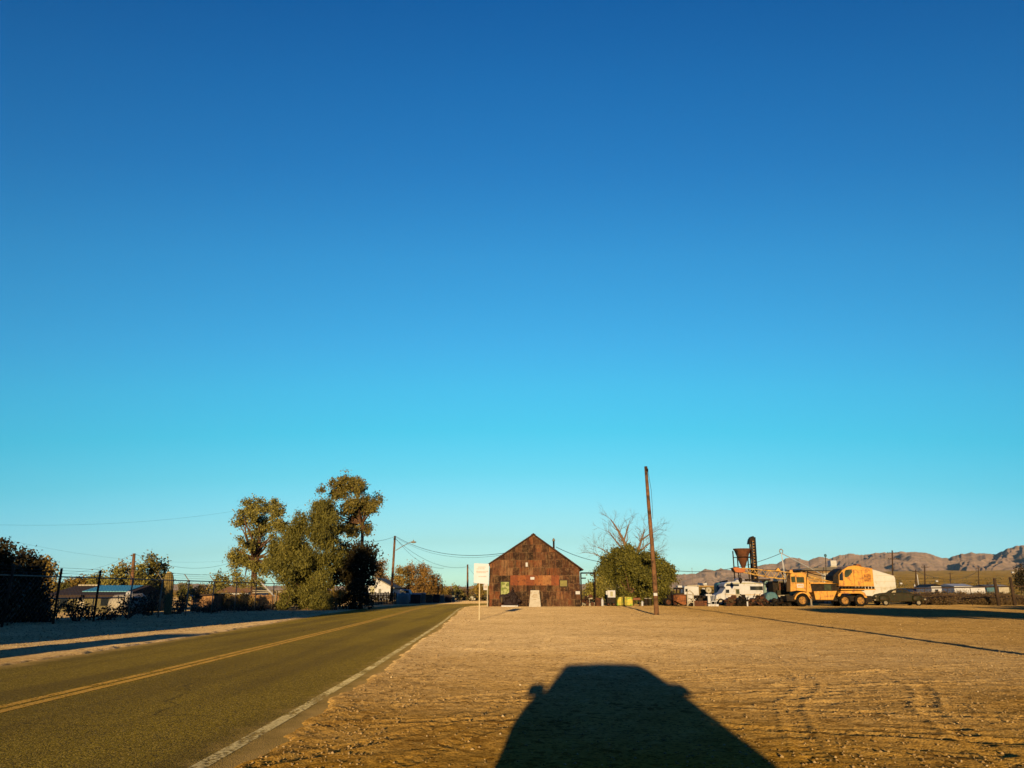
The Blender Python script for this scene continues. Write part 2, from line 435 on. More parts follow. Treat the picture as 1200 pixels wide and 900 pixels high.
def sand_material():
    m, nt, b, N, L = new_mat('desert_sand')
    geo = N.new('ShaderNodeNewGeometry'); P = geo.outputs['Position']
    n1 = noise(nt, .12, 5, .6, P); n2 = noise(nt, 1.6, 6, .65, P); n3 = noise(nt, 24, 5, .75, P)
    base = ramp(nt, n1.outputs[0], [(.3,(.60,.43,.215)),(.7,(.74,.535,.28))]).outputs[0]
    base = mixc(nt, ramp(nt, n2.outputs[0], [(.38,.0),(.62,.55)]).outputs[0], base, (.42,.285,.135))
    # gravel grains: small dark and pale specks
    vor = N.new('ShaderNodeTexVoronoi'); vor.inputs['Scale'].default_value = 38; L.new(P, vor.inputs['Vector'])
    sp_ = N.new('ShaderNodeSeparateColor'); L.new(vor.outputs['Color'], sp_.inputs[0])
    base = mixc(nt, ramp(nt, sp_.outputs[0], [(.70,0),(.80,.65)]).outputs[0], base, (.17,.105,.045))
    base = mixc(nt, ramp(nt, sp_.outputs[1], [(.90,0),(.94,.6)]).outputs[0], base, (.58,.45,.30))
    base = mixc(nt, ramp(nt, n3.outputs[0], [(.35,.45),(.6,0)]).outputs[0], base, (.20,.125,.06))
    v2 = N.new('ShaderNodeTexVoronoi'); v2.inputs['Scale'].default_value = 12; L.new(P, v2.inputs['Vector'])
    s2 = N.new('ShaderNodeSeparateColor'); L.new(v2.outputs['Color'], s2.inputs[0])
    gm = noise(nt, .9, 4, .6, P)
    g1 = math_n(nt, 'MULTIPLY', ramp(nt, s2.outputs[0], [(.76,0),(.84,.7)]).outputs[0], ramp(nt, gm.outputs[0], [(.42,.2),(.6,1)]).outputs[0])
    base = mixc(nt, g1, base, (.13,.075,.03))
    base = mixc(nt, ramp(nt, s2.outputs[1], [(.95,0),(.97,.5)]).outputs[0], base, (.60,.47,.31))
    # darker, redder near and right: coarse gravel and its shade put into the colour
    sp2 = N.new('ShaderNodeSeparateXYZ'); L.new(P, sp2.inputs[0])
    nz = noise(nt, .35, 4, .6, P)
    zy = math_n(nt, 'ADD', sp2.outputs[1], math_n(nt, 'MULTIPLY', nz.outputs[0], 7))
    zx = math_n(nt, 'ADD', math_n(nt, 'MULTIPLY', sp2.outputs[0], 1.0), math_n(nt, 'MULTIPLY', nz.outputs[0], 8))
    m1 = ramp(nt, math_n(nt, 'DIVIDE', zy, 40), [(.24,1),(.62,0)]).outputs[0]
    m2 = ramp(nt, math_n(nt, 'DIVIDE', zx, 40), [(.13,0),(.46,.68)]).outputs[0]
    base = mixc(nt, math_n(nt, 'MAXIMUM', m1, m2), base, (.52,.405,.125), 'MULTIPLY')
    # scrubby plain beyond the lots
    ln = N.new('ShaderNodeVectorMath'); ln.operation = 'LENGTH'; L.new(P, ln.inputs[0])
    far = ramp(nt, math_n(nt, 'DIVIDE', ln.outputs['Value'], 1000), [(.13,0),(.30,1)]).outputs[0]
    nf = noise(nt, .02, 8, .7, P)
    nb = noise(nt, .22, 6, .7, P)
    base = mixc(nt, ramp(nt, nb.outputs[0], [(.42,0),(.62,.4)]).outputs[0], base, (.68,.64,.56), 'MULTIPLY')
    scr = ramp(nt, nf.outputs[0], [(.38,(.055,.034,.007)),(.5,(.115,.073,.018)),(.66,(.20,.130,.042))]).outputs[0]
    base = mixc(nt, far, base, scr)
    L.new(base, b.inputs['Base Color'])
    b.inputs['Roughness'].default_value = 1; b.inputs['Specular IOR Level'].default_value = 0; b.inputs['Diffuse Roughness'].default_value = 1
    h = math_n(nt, 'ADD', math_n(nt, 'MULTIPLY', n3.outputs[0], 1.0), math_n(nt, 'MULTIPLY', vor.outputs['Distance'], -.6))
    h = math_n(nt, 'ADD', h, math_n(nt, 'MULTIPLY', n2.outputs[0], 2.2))
    bump(nt, b, h, .5, .03)
    return m
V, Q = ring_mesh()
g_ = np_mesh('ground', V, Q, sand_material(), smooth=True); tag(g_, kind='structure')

# road and its markings
def strip(name, off0, off1, z, mat, kind='structure', i0=0, i1=None, label=None):
    pts = RC; vs = []
    sub = []
    for i in range(len(pts)-1):
        for k in range(3): sub.append(pts[i].lerp(pts[i+1], k/3))
    sub.append(pts[-1])
    n = 28 if abs(off1-off0 if not callable(off0) else 6) > 1 else 2
    for i, p in enumerate(sub):
        d = (sub[min(i+1,len(sub)-1)]-sub[max(i-1,0)]).normalized(); nr = Vector((d.y,-d.x))
        a = off0(p.y) if callable(off0) else off0; b = off1
        for k in range(n):
            q = p + nr*(a+(b-a)*k/(n-1)); vs.append((q.x,q.y,z))
    m = len(sub)
    qd = np.array([(i*n+k, i*n+k+1, (i+1)*n+k+1, (i+1)*n+k) for i in range(m-1) for k in range(n-1)])
    o = np_mesh(name, np.array(vs), qd, mat); tag(o, kind=kind)
    if n > 2:
        at = o.data.attributes.new('edge', 'FLOAT', 'POINT'); ev = []
        for p in sub:
            a = off0(p.y) if callable(off0) else off0
            for k in range(n):
                q = a+(b-a)*k/(n-1); ev.append(min(3.80-q, q+half_left(p.y)))
        at.data.foreach_set('value', np.array(ev, dtype=np.float32))
    return o
def asphalt_material():
    m, nt, b, N, L = new_mat('old_asphalt')
    geo = N.new('ShaderNodeNewGeometry'); P = geo.outputs['Position']
    n1 = noise(nt, .35, 5, .6, P); n3 = noise(nt, 30, 4, .7, P)
    c = ramp(nt, n1.outputs[0], [(.3,(.112,.080,.005)),(.7,(.152,.109,.008))]).outputs[0]
    vor = N.new('ShaderNodeTexVoronoi'); vor.inputs['Scale'].default_value = 70; L.new(P, vor.inputs['Vector'])
    s3 = N.new('ShaderNodeSeparateColor'); L.new(vor.outputs['Color'], s3.inputs[0])
    c = mixc(nt, ramp(nt, s3.outputs[0], [(.72,0),(.80,.9)]).outputs[0], c, (.23,.165,.035))
    c = mixc(nt, ramp(nt, s3.outputs[1], [(.70,0),(.80,.8)]).outputs[0], c, (.018,.012,.004))
    # wheel-path darkening and long tar cracks
    mp = N.new('ShaderNodeMapping'); mp.inputs['Scale'].default_value = (.9,.05,1); L.new(P, mp.inputs[0])
    nw = noise(nt, 1.0, 3, .5, mp.outputs[0])
    c = mixc(nt, ramp(nt, nw.outputs[0], [(.45,0),(.62,.45)]).outputs[0], c, (.048,.033,.009))
    nd = noise(nt, .6, 3, .5, P)
    ad = N.new('ShaderNodeVectorMath'); ad.operation = 'MULTIPLY_ADD'
    L.new(nd.outputs['Color'], ad.inputs[0]); ad.inputs[1].default_value = (1.6,1.6,0); L.new(P, ad.inputs[2])
    vc = N.new('ShaderNodeTexVoronoi'); vc.feature = 'DISTANCE_TO_EDGE'; vc.inputs['Scale'].default_value = .16; L.new(ad.outputs[0], vc.inputs['Vector'])
    ck = ramp(nt, vc.outputs['Distance'], [(.0,1),(.002,.8),(.0045,0)]).outputs[0]
    ckm = math_n(nt, 'MULTIPLY', ck, ramp(nt, nd.outputs[0], [(.44,0),(.60,.55)]).outputs[0])
    c = mixc(nt, ckm, c, (.008,.006,.004))
    # dirt blown and dragged over the broken edges
    ea = N.new('ShaderNodeAttribute'); ea.attribute_name = 'edge'
    ne = noise(nt, 1.7, 7, .68, P); ne2 = noise(nt, 9, 4, .7, P)
    ee = math_n(nt, 'ADD', ea.outputs['Fac'], math_n(nt, 'ADD', math_n(nt, 'MULTIPLY', ne.outputs[0], 1.1), math_n(nt, 'MULTIPLY', ne2.outputs[0], .45)))
    em = ramp(nt, math_n(nt, 'MULTIPLY', ee, .5), [(.34,1),(.62,0)]).outputs[0]
    c = mixc(nt, em, c, (.24,.16,.05))
    L.new(c, b.inputs['Base Color']); b.inputs['Roughness'].default_value = .95; b.inputs['Specular IOR Level'].default_value = .05; b.inputs['Diffuse Roughness'].default_value = 1
    h = math_n(nt, 'SUBTRACT', math_n(nt, 'ADD', n3.outputs[0], math_n(nt, 'MULTIPLY', vor.outputs['Distance'], -1.0)), math_n(nt, 'MULTIPLY', ckm, 1.5))
    bump(nt, b, h, .5, .012)
    return m
def paint_material(name, col, wear):
    m, nt, b, N, L = new_mat(name)
    geo = N.new('ShaderNodeNewGeometry'); P = geo.outputs['Position']
    n1 = noise(nt, 22, 6, .75, P); n2 = noise(nt, 1.5, 4, .6, P)
    c = mixc(nt, ramp(nt, n2.outputs[0], [(.35,0),(.7,.6)]).outputs[0], col, tuple(x*.55 for x in col))
    L.new(c, b.inputs['Base Color']); b.inputs['Roughness'].default_value = .9; b.inputs['Diffuse Roughness'].default_value = 1; b.inputs['Specular IOR Level'].default_value = .05
    f = math_n(nt, 'ADD', math_n(nt, 'MULTIPLY', n1.outputs[0], .7), math_n(nt, 'MULTIPLY', n2.outputs[0], .45))
    L.new(ramp(nt, f, [(wear-.03,0),(wear+.06,1)]).outputs[0], b.inputs['Alpha'])
    return m
strip('road', lambda y: -(half_left(y)+.6), 4.3, .004, asphalt_material())
strip('edge_line', 3.50, 3.64, .009, paint_material('worn_white_paint', (.34,.285,.15), .555))
yp = paint_material('worn_yellow_paint', (.215,.130,.024), .50)
strip('centre_line', -.19, -.035, .009, yp); strip('centre_line', .035, .19, .009, yp)

# loose stones lying on the lot: countless
def gravel():
    g = np.random.default_rng(5)
    ico_v = np.array([(0,0,1),(1,0,0),(0,1,0),(-1,0,0),(0,-1,0),(0,0,-1)], float)
    ico_f = np.array([(0,1,2),(0,2,3),(0,3,4),(0,4,1),(5,2,1),(5,3,2),(5,4,3),(5,1,4)])
    n = 70000
    r = 5.5*np.exp(g.random(n)**.8*math.log(60/5.5)); a = g.uniform(R(-38), R(38), n)
    X = np.sin(a)*r; Y = np.cos(a)*r
    s = road_dist(X, Y); dens = vnoise(X/1.7, Y/1.2, 61)
    nearroad = (s > 3.9) & (s < 4.9) & (g.random(n) < .5)
    keep = (((s > 4.45) & (g.random(n) < (.25+1.0*(dens-.35))*(.35+.65*sstep(0,5,X)))) | (s < -5.2) | nearroad)
    X, Y = X[keep], Y[keep]; n = len(X)
    size = .0045 + .011*g.random(n)**4 + .00055*np.hypot(X,Y)*g.random(n)**2
    Z = ground_height(X, Y)
    V = ico_v[None]*(size[:,None,None]*(.6+.8*g.random((n,6,1))))
    V[:,:,2] *= .7
    ang = g.uniform(0, 6.28, n); c, s_ = np.cos(ang)[:,None], np.sin(ang)[:,None]
    x = V[:,:,0]*c - V[:,:,1]*s_; y = V[:,:,0]*s_ + V[:,:,1]*c
    V[:,:,0] = x + X[:,None]; V[:,:,1] = y + Y[:,None]; V[:,:,2] += (Z+size*.3)[:,None]
    F = (ico_f[None] + (np.arange(n)*6)[:,None,None]).reshape(-1,3)
    m, nt, b, N, L = new_mat('loose_stone')
    ge = N.new('ShaderNodeNewGeometry')
    L.new(ramp(nt, ge.outputs['Random Per Island'], [(0,(.13,.08,.033)),(.55,(.24,.155,.068)),(.98,(.34,.235,.12)),(1,(.46,.36,.24))]).outputs[0], b.inputs['Base Color'])
    b.inputs['Roughness'].default_value = .95; b.inputs['Diffuse Roughness'].default_value = 1; b.inputs['Specular IOR Level'].default_value = .1
    o = np_mesh('gravel', V.reshape(-1,3), F, m); tag(o, 'loose stones scattered over the dirt lot', 'gravel', kind='stuff')
gravel()

# ------------------------------------------------------------------ mountains
RIDGE = [(560,689),(640,687),(700,683),(750,679),(780,673),(789,673.5),(802,672.5),(815,672.5),(827,667),(837,669),(845,666.5),(853,668),(870,667),(890,663),(898,661),(910,660.5),(921,654.5),(931,653.5),(939,654.5),(947,656.7),(961,652.5),(973,654),(983,651),(992,649.5),(1000,648.5),(1007,650),(1017,649.5),(1025,647.5),(1039,647.5),(1057,646.5),(1084,647.5),(1093,650.5),(1105,654.5),(1115,652.5),(1125,649.5),(1138,646.5),(1147,648.5),(1160,648.5),(1167,649.5),(1181,642.5),(1191,640),(1205,638),(1240,632),(1300,640),(1400,650),(1600,660)]
def mountain_mesh(name, prof, r0, rc, r1, amp, seed, mat, nA=1100, nR=150):
    azp = []; elp = []
    for x, y in prof:
        d = ray(x, y); azp.append(math.atan2(d.x, d.y)); elp.append(d.z/math.hypot(d.x, d.y))
    az = np.linspace(azp[0], azp[-1], nA); hc = np.interp(az, azp, elp)*rc + EYE + rc*.0016*fbm(az*170, az*0, 4, seed+30, .65)
    t = np.linspace(0, 1, nR); A, T = np.meshgrid(az, t)
    rr = np.where(T < .75, r0+(rc-r0)*T/.75, rc+(r1-rc)*(T-.75)/.25)
    X = np.sin(A)*rr; Y = np.cos(A)*rr
    H = np.broadcast_to(hc, A.shape)
    up = np.clip(T/.75, 0, 1); g = np.where(T < .75, up**1.9, np.clip(1-(T-.75)/.25, 0, 1)**1.2)
    base = plain_rise(X.ravel(), Y.ravel()).reshape(X.shape)
    rid = 1-np.abs(fbm(A*36+.8*fbm(A*22, T*3, 2, seed+4), T*1.3, 5, seed, .5))*2.2
    rid2 = 1-np.abs(fbm(X/420, Y/420, 4, seed+9, .5))*2
    mod = (rid-.6)*amp*np.sin(np.pi*np.clip(up,0,1))**.8 + (rid2-.5)*amp*.55*np.sin(np.pi*np.clip(up,0,1))
    dz = np.maximum(H-base, 0)
    Z = base - 6 + (dz+6)*np.clip(g + mod*(T < .75), 0, 1.02)
    Z = np.where(T >= .75, base-6+(dz+6)*g, np.minimum(Z, base-6+(dz+6)*1.0))
    i = np.arange(nR-1)[:,None]*nA; j = np.arange(nA-1)[None,:]
    q = np.stack([i+j, i+j+1, i+nA+j+1, i+nA+j], -1).reshape(-1,4)
    o = np_mesh(name, np.stack([X.ravel(),Y.ravel(),Z.ravel()],1), q, mat, smooth=False); tag(o, kind='structure'); return o
def rock_material():
    m, nt, b, N, L = new_mat('bare_mountain_rock')
    geo = N.new('ShaderNodeNewGeometry'); P = geo.outputs['Position']
    n1 = noise(nt, .0022, 6, .6, P); n2 = noise(nt, .012, 8, .7, P)
    c = ramp(nt, n1.outputs[0], [(.35,(.140,.094,.074)),(.65,(.205,.142,.110))]).outputs[0]
    c = mixc(nt, ramp(nt, n2.outputs[0], [(.42,0),(.62,.7)]).outputs[0], c, (.085,.064,.050))
    L.new(c, b.inputs['Base Color']); b.inputs['Roughness'].default_value = 1; b.inputs['Specular IOR Level'].default_value = 0; b.inputs['Diffuse Roughness'].default_value = 1
    bump(nt, b, n2.outputs[0], .5, 20)
    return m
rock = rock_material()
mountain_mesh('mountains', RIDGE, 4300, 6800, 8200, .26, 3, rock)
mountain_mesh('hills', [(-400,686),(-100,684),(60,684.5),(180,683.5),(240,684),(300,686),(420,687),(520,687),(560,686.5),(600,688),(660,690)], 5200, 7600, 8600, .2, 21, rock, 300, 50)

# scrub dotted over the far plain: countless
def scrub():
    g = np.random.default_rng(11)
    n = 5200
    r = 125*np.exp(g.random(n)*math.log(1900/125)); a = g.uniform(R(-14), R(40), n)
    X = np.sin(a)*r; Y = np.cos(a)*r; Z = plain_rise(X, Y)
    s = np.abs(road_dist(X, Y)); k = (s > 9); X, Y, Z, r = X[k], Y[k], Z[k], r[k]; n = len(X)
    per = 7; sz = (.35+.5*g.random(n))*(1+r/900)
    P = np.stack([X,Y,Z+sz*.5],1)[:,None,:] + g.normal(size=(n,per,3))*sz[:,None,None]*np.array([.6,.6,.32])
    v = []; 
    vv, q = leaves_at(P.reshape(-1,3), 1.0, 1.3, 0, g)
    vv = vv.reshape(n*per,4,3); cc = vv.mean(1, keepdims=True); vv = cc + (vv-cc)*np.repeat(sz, per)[:,None,None]*.9
    o = np_mesh('desert_scrub', vv.reshape(-1,3), q, leaf_mat('scrub_leaf', (.045,.036,.010), (.13,.095,.03)))
    tag(o, 'low creosote scrub dotted over the far desert plain', 'scrub', kind='stuff')
scrub()

# evening dust haze: one closed box of even air round the camera and the whole plain
mb = MB(); mb.box(-9600,9600,-9600,9600,-9,600)
m, nt, b, N, L = new_mat('haze_air'); N.remove(b)
vp = N.new('ShaderNodeVolumePrincipled'); vp.inputs['Density'].default_value = 2.0e-5; vp.inputs['Color'].default_value = (.42,.72,1.0,1); vp.inputs['Anisotropy'].default_value = 0
L.new(vp.outputs[0], N['Material Output'].inputs['Volume'])
tag(mb.build('haze', m, None), 'thin evening haze over the whole desert plain', 'haze', kind='stuff')
# ================================================================== materials used by things
rust = M('rusty_steel', (.075,.026,.011), .85, .5, 2.5, dirt=(.03,.013,.008), bmp=.3)
rust_bright = M('orange_rust', (.17,.055,.016), .8, .4, 3, dirt=(.06,.022,.010), bmp=.3)
dark_metal = M('dark_greasy_metal', (.008,.006,.0045), .7, .5, 3, dirt=(.024,.012,.006), spec=.12)
black_rubber = M('weathered_rubber', (.006,.005,.0045), .9, .3, 5, dirt=(.022,.015,.008), dirt_amt=.25, spec=.1)
cream = M('sun_bleached_white_paint', (.33,.325,.36), .6, .12, 1.5, dirt=(.24,.20,.15), dirt_amt=.25)
cream2 = M('cream_siding', (.26,.225,.18), .7, .15, 1.2, dirt=(.17,.125,.08), dirt_amt=.25)
yellow = M('faded_yellow_paint', (.40,.185,.020), .55, .18, 1.6, dirt=(.23,.085,.016), dirt_amt=.36, spec=.3)
orange_red = M('orange_primer', (.26,.075,.018), .7, .3, 2)
pole_wood = M('weathered_pole_wood', (.125,.058,.026), .9, .45, 1.5, dirt=(.04,.02,.01), dirt_amt=.45, bmp=.5)
dark_wood = M('dark_old_wood', (.035,.019,.010), .9, .5, 2, bmp=.5)
grey_wood = M('grey_fence_wood', (.075,.048,.026), .9, .5, 2, dirt=(.03,.02,.012), bmp=.4)
galv = M('galvanised_pipe', (.16,.13,.095), .55, .3, 4, metal=.2)
wire_mat = M('dark_wire', (.012,.011,.010), .6, .2, 4, bmp=0)
glass_dark = M('dark_window_glass', (.012,.013,.012), .12, .3, 2, spec=.6, bmp=0)
glass_green = M('green_tinted_glass', (.030,.034,.014), .18, .4, 2, spec=.5, bmp=0)
stone = M('pale_monument_stone', (.37,.33,.29), .9, .12, 4, dirt=(.28,.22,.16), dirt_amt=.3, droughness=.6)
bark = M('rough_bark', (.095,.048,.026), .95, .5, 4, dirt=(.03,.017,.010), bmp=.7)
bark_pale = M('pale_bark', (.20,.14,.085), .9, .3, 3, dirt=(.09,.055,.03), bmp=.4)
bluegrey = M('faded_blue_tarp', (.030,.085,.115), .6, .3, 2.5, dirt=(.07,.12,.13), dirt_amt=.3)
olive_paint = M('old_olive_paint', (.013,.0115,.003), .6, .5, 3, dirt=(.032,.015,.006), dirt_amt=.4, spec=.15)
red_roof = M('brown_roof_shingle', (.36,.16,.05), .9, .3, 3)
leafA = leaf_mat('grey_green_leaf', (0.0576,0.0557,0.0134), (0.1920,0.1574,0.0346))
leafB = leaf_mat('deep_green_leaf', (0.0389,0.0389,0.0086), (0.1426,0.1210,0.0238))
leafC = leaf_mat('clump_leaf', (0.0478,0.0423,0.0092), (0.1509,0.1141,0.0239))
leafD = leaf_mat('dark_shaded_leaf', (.012,.010,.004), (.036,.026,.009))  # leaf colour kept near black to paint in the hedge and bush shade
leafG = leaf_mat('golden_leaf', (0.0768,0.0512,0.0096), (0.2160,0.1360,0.0272))
leafT = leaf_mat('tamarisk_leaf', (0.0880,0.0480,0.0112), (0.2160,0.1152,0.0288))
leafS = leaf_mat('dry_sage_leaf', (0.0600,0.0360,0.0160), (0.1600,0.1000,0.0440))

def PX(Y):                                   # photo position -> (x,z) on the plane at Y
    return lambda x, y: ((lambda p: (p.x, p.z))(W(x, y, Y)))
def pbox(mb, x0, x1, yt, yb, Y, depth, ground=False):
    a = W(x0, (yt+yb)/2, Y); b = W(x1, (yt+yb)/2, Y)
    z1 = W((x0+x1)/2, yt, Y).z; z0 = 0 if ground else W((x0+x1)/2, yb, Y).z
    return mb.box(a.x, b.x, Y, Y+depth, z0, z1)
def ppoly(mb, pts, Y, depth):
    return mb.prism([PX(Y)(x, y) for x, y in pts], Y, Y+depth)
def wheel(root, c, r, wdt, rim_mat, axis='y', name='wheel'):
    t = MB(); h = wdt/2
    t.lathe(c, [(r*.60,-h*.6),(r*.62,-h),(r*.86,-h*1.02),(r*.97,-h*.8),(r,-h*.4),(r,h*.4),(r*.97,h*.8),(r*.86,h*1.02),(r*.62,h),(r*.60,h*.6)], 24, axis, False)
    wo = t.build(name, black_rubber, root, smooth=True)
    k = MB()
    k.lathe(c, [(r*.60,-h*.80),(r*.58,-h*1.03),(r*.50,-h*.98),(r*.40,-h*.45),(r*.26,-h*.40),(r*.20,-h*.9),(r*.1,-h*1.0),(r*.1,h*1.0),(r*.24,h*.95),(r*.28,h*.5),(r*.48,h*.55),(r*.55,h*1.0),(r*.62,h*1.06),(r*.64,h*.8)], 18, axis)
    ko = k.build('rim', rim_mat, None, smooth=False)
    ko.parent = wo; me = ko.data
    off = parent_loc(wo)
    for v in me.vertices: v.co -= off
    return wo

# ================================================================== SHED
def shed_material():
    m, nt, b, N, L = new_mat('rusted_tin_sheets')
    geo = N.new('ShaderNodeNewGeometry'); P = geo.outputs['Position']
    mp = N.new('ShaderNodeMapping'); mp.inputs['Rotation'].default_value = (R(-90),0,0); mp.inputs['Location'].default_value = (.3,0,0); L.new(P, mp.inputs[0])
    wob = noise(nt, .8, 2, .5, P)
    wa = N.new('ShaderNodeVectorMath'); wa.operation = 'MULTIPLY_ADD'; L.new(wob.outputs['Color'], wa.inputs[0]); wa.inputs[1].default_value = (.10,.10,0); L.new(mp.outputs[0], wa.inputs[2])
    br = N.new('ShaderNodeTexBrick'); L.new(wa.outputs[0], br.inputs['Vector'])
    b2 = N.new('ShaderNodeTexBrick'); L.new(wa.outputs[0], b2.inputs['Vector']); b2.offset = .61; b2.inputs['Scale'].default_value = 1; b2.inputs['Brick Width'].default_value = 1.37; b2.inputs['Row Height'].default_value = 1.48; b2.inputs['Mortar Size'].default_value = .01; b2.inputs['Color1'].default_value = (0,0,0,1); b2.inputs['Color2'].default_value = (1,1,1,1); b2.inputs['Mortar'].default_value = (.5,.5,.5,1)
    br.offset = .37; br.inputs['Scale'].default_value = 1; br.inputs['Brick Width'].default_value = .66; br.inputs['Row Height'].default_value = .74; br.inputs['Mortar Size'].default_value = .022; br.inputs['Bias'].default_value = -.1
    br.inputs['Color1'].default_value = (0,0,0,1); br.inputs['Color2'].default_value = (1,1,1,1); br.inputs['Mortar'].default_value = (.5,.5,.5,1)
    bc = mixc(nt, .45, br.outputs['Color'], b2.outputs['Color'])
    c = ramp(nt, bc, [(.14,(.017,.008,.005)),(.35,(.055,.021,.010)),(.5,(.075,.032,.016)),(.66,(.115,.036,.013)),(.82,(.18,.098,.050))]).outputs[0]
    n1 = noise(nt, 1.3, 6, .65, P, .5)
    c = mixc(nt, ramp(nt, n1.outputs[0], [(.5,0),(.68,.85)]).outputs[0], c, (.095,.052,.024))
    n4 = noise(nt, 4.5, 7, .7, P, .6)
    c = mixc(nt, ramp(nt, n4.outputs[0], [(.52,0),(.66,.75)]).outputs[0], c, (.15,.085,.042))
    c = mixc(nt, ramp(nt, n4.outputs[0], [(.30,.75),(.44,0)]).outputs[0], c, (.012,.006,.004))
    ms = N.new('ShaderNodeMapping'); ms.inputs['Scale'].default_value = (7,1,.9); L.new(P, ms.inputs[0])
    n2 = noise(nt, 1.0, 6, .65, ms.outputs[0])
    c = mixc(nt, ramp(nt, n2.outputs[0], [(.49,0),(.63,.85)]).outputs[0], c, (.012,.006,.004))
    c = mixc(nt, ramp(nt, n2.outputs[0], [(.22,.6),(.36,0)]).outputs[0], c, (.12,.062,.028))
    c = mixc(nt, math_n(nt, 'MULTIPLY', br.outputs['Fac'], ramp(nt, n1.outputs[0], [(.4,0),(.6,.75)]).outputs[0]), c, (.125,.078,.042))
    L.new(c, b.inputs['Base Color']); b.inputs['Roughness'].default_value = .85; b.inputs['Specular IOR Level'].default_value = .15
    wv = N.new('ShaderNodeTexWave'); wv.inputs['Scale'].default_value = 3.6; wv.bands_direction = 'X'; L.new(P, wv.inputs['Vector'])
    h = math_n(nt, 'ADD', math_n(nt, 'MULTIPLY', wv.outputs[0], .6), math_n(nt, 'ADD', n1.outputs[0], math_n(nt, 'MULTIPLY', br.outputs['Fac'], .8)))
    bump(nt, b, h, .5, .03)
    return m
tin = shed_material()
SY = 77.0
P_ = PX(SY)
xl, _ = P_(572, 711); xr, _ = P_(680.5, 711)
apx, apz = P_(625.0, 627.2)
lel = P_(573.7, 661.4); ler = P_(679.8, 666.5)
sh = thing('tin_shed', 'rust brown gabled shed clad in tin sheets standing beside the road bend', 'shed', ((xl+xr)/2, SY, 0))
mb = MB(); outline = [(xl, -.1), (xr, -.1), (xr-.03, ler[1]), (apx, apz), (xl+.12, lel[1])]
mb.prism(outline, SY, SY+10.5); mb.build('wall', tin, sh)
roofm = M('brown_tin_roof', (.040,.018,.011), .85, .4, 2, dirt=(.02,.012,.01))
mb = MB(); th = .13
def slab(a, b):
    d = Vector((b[0]-a[0], b[1]-a[1])).normalized(); n = Vector((-d.y, d.x)); n = n if n.y > 0 else -n
    mb.prism([(a[0]+n.x*.02, a[1]+n.y*.02), (b[0]+n.x*.02, b[1]+n.y*.02), (b[0]+n.x*th, b[1]+n.y*th), (a[0]+n.x*th, a[1]+n.y*th)], SY-.28, SY+10.8)
dl = (Vector((lel[0],lel[1]))-Vector((apx,apz))).normalized(); dr_ = (Vector((ler[0],ler[1]))-Vector((apx,apz))).normalized()
slab((apx, apz), (lel[0]+dl.x*.12, lel[1]+dl.y*.12)); slab((apx, apz), (ler[0]+dr_.x*.32, ler[1]+dr_.y*.32))
mb.prism([(apx-.22,apz-.03),(apx,apz+.12),(apx+.22,apz-.03),(apx+.22,apz+.06),(apx,apz+.20),(apx-.22,apz+.06)], SY-.285, SY+10.805)
mb.build('roof', roofm, sh)
# the row of brighter orange planks across the front
pm = {}
cols = [(.135,.035,.011),(.165,.048,.013),(.125,.032,.010),(.17,.055,.016),(.19,.070,.022),(.20,.085,.030),(.13,.034,.011),(.145,.038,.012),(.30,.19,.10)]
edges = [598,607,616.5,624,626.5,635.5,636.5+9.5,655.0]
xs = [598,607,616.5,626,631,636,646,651,655.5]
for i in range(len(xs)-1):
    mt = M('patched_plank_%d' % i, cols[i], .8, .25, 2.5, dirt=(.07,.02,.009), dirt_amt=.3)
    mb = MB(); pbox(mb, xs[i]+.06, xs[i+1]-.06, 674.2, 686, SY-.035, .03); o = mb.build('plank', mt, sh)
# windows, vent, plates
win_in = M('mottled_green_pane', (.085,.105,.016), .5, .6, 1.6, dirt=(.22,.225,.09), dirt_amt=.6, spec=.1, bmp=0)  # pane colour is mottled dark and pale yellow green
mb = MB(); pbox(mb, 586, 597.5, 680.6, 698.6, SY-.05, .045); f = mb.build('window', M('dark_window_frame', (.022,.013,.009), .8), sh)
mb = MB(); pbox(mb, 587.0, 596.6, 682, 697.8, SY-.06, .008); mb.build('pane', win_in, f)
mb = MB(); pbox(mb, 655.3, 665.3, 679.2, 687.8, SY-.05, .045); f = mb.build('window', M('dark_window_frame', None), sh)
mb = MB(); pbox(mb, 656.4, 664.4, 680.2, 687, SY-.06, .008); mb.build('pane', M('olive_board', (.14,.115,.032), .7, .3, 3), f)
mb = MB(); pbox(mb, 621.5, 626.2, 676.2, 679.2, SY-.06, .02); mb.build('notice_plate', cream, sh)
mb = MB(); pbox(mb, 616, 618.4, 659.2, 664, SY-.05, .045); mb.build('vent', cream, sh)
mb = MB(); pbox(mb, 674.6, 679.6, 692.8, 696.4, SY-.06, .03); mb.build('wall_plate', cream, sh)
a = W(649, 646, SY+5); b_ = W(649, 629.5, SY+5)
mb = MB(); mb.tube((a.x,SY+5,a.z-1.2),(a.x,SY+5,b_.z-.35),.10,n=12); mb.build('stovepipe', dark_metal, sh, smooth=True)
mb = MB(); mb.lathe((a.x,SY+5,b_.z-.4),[(.11,0),(.15,.06),(.15,.12),(.04,.30)],12); mb.build('stovepipe_cap', galv, sh)

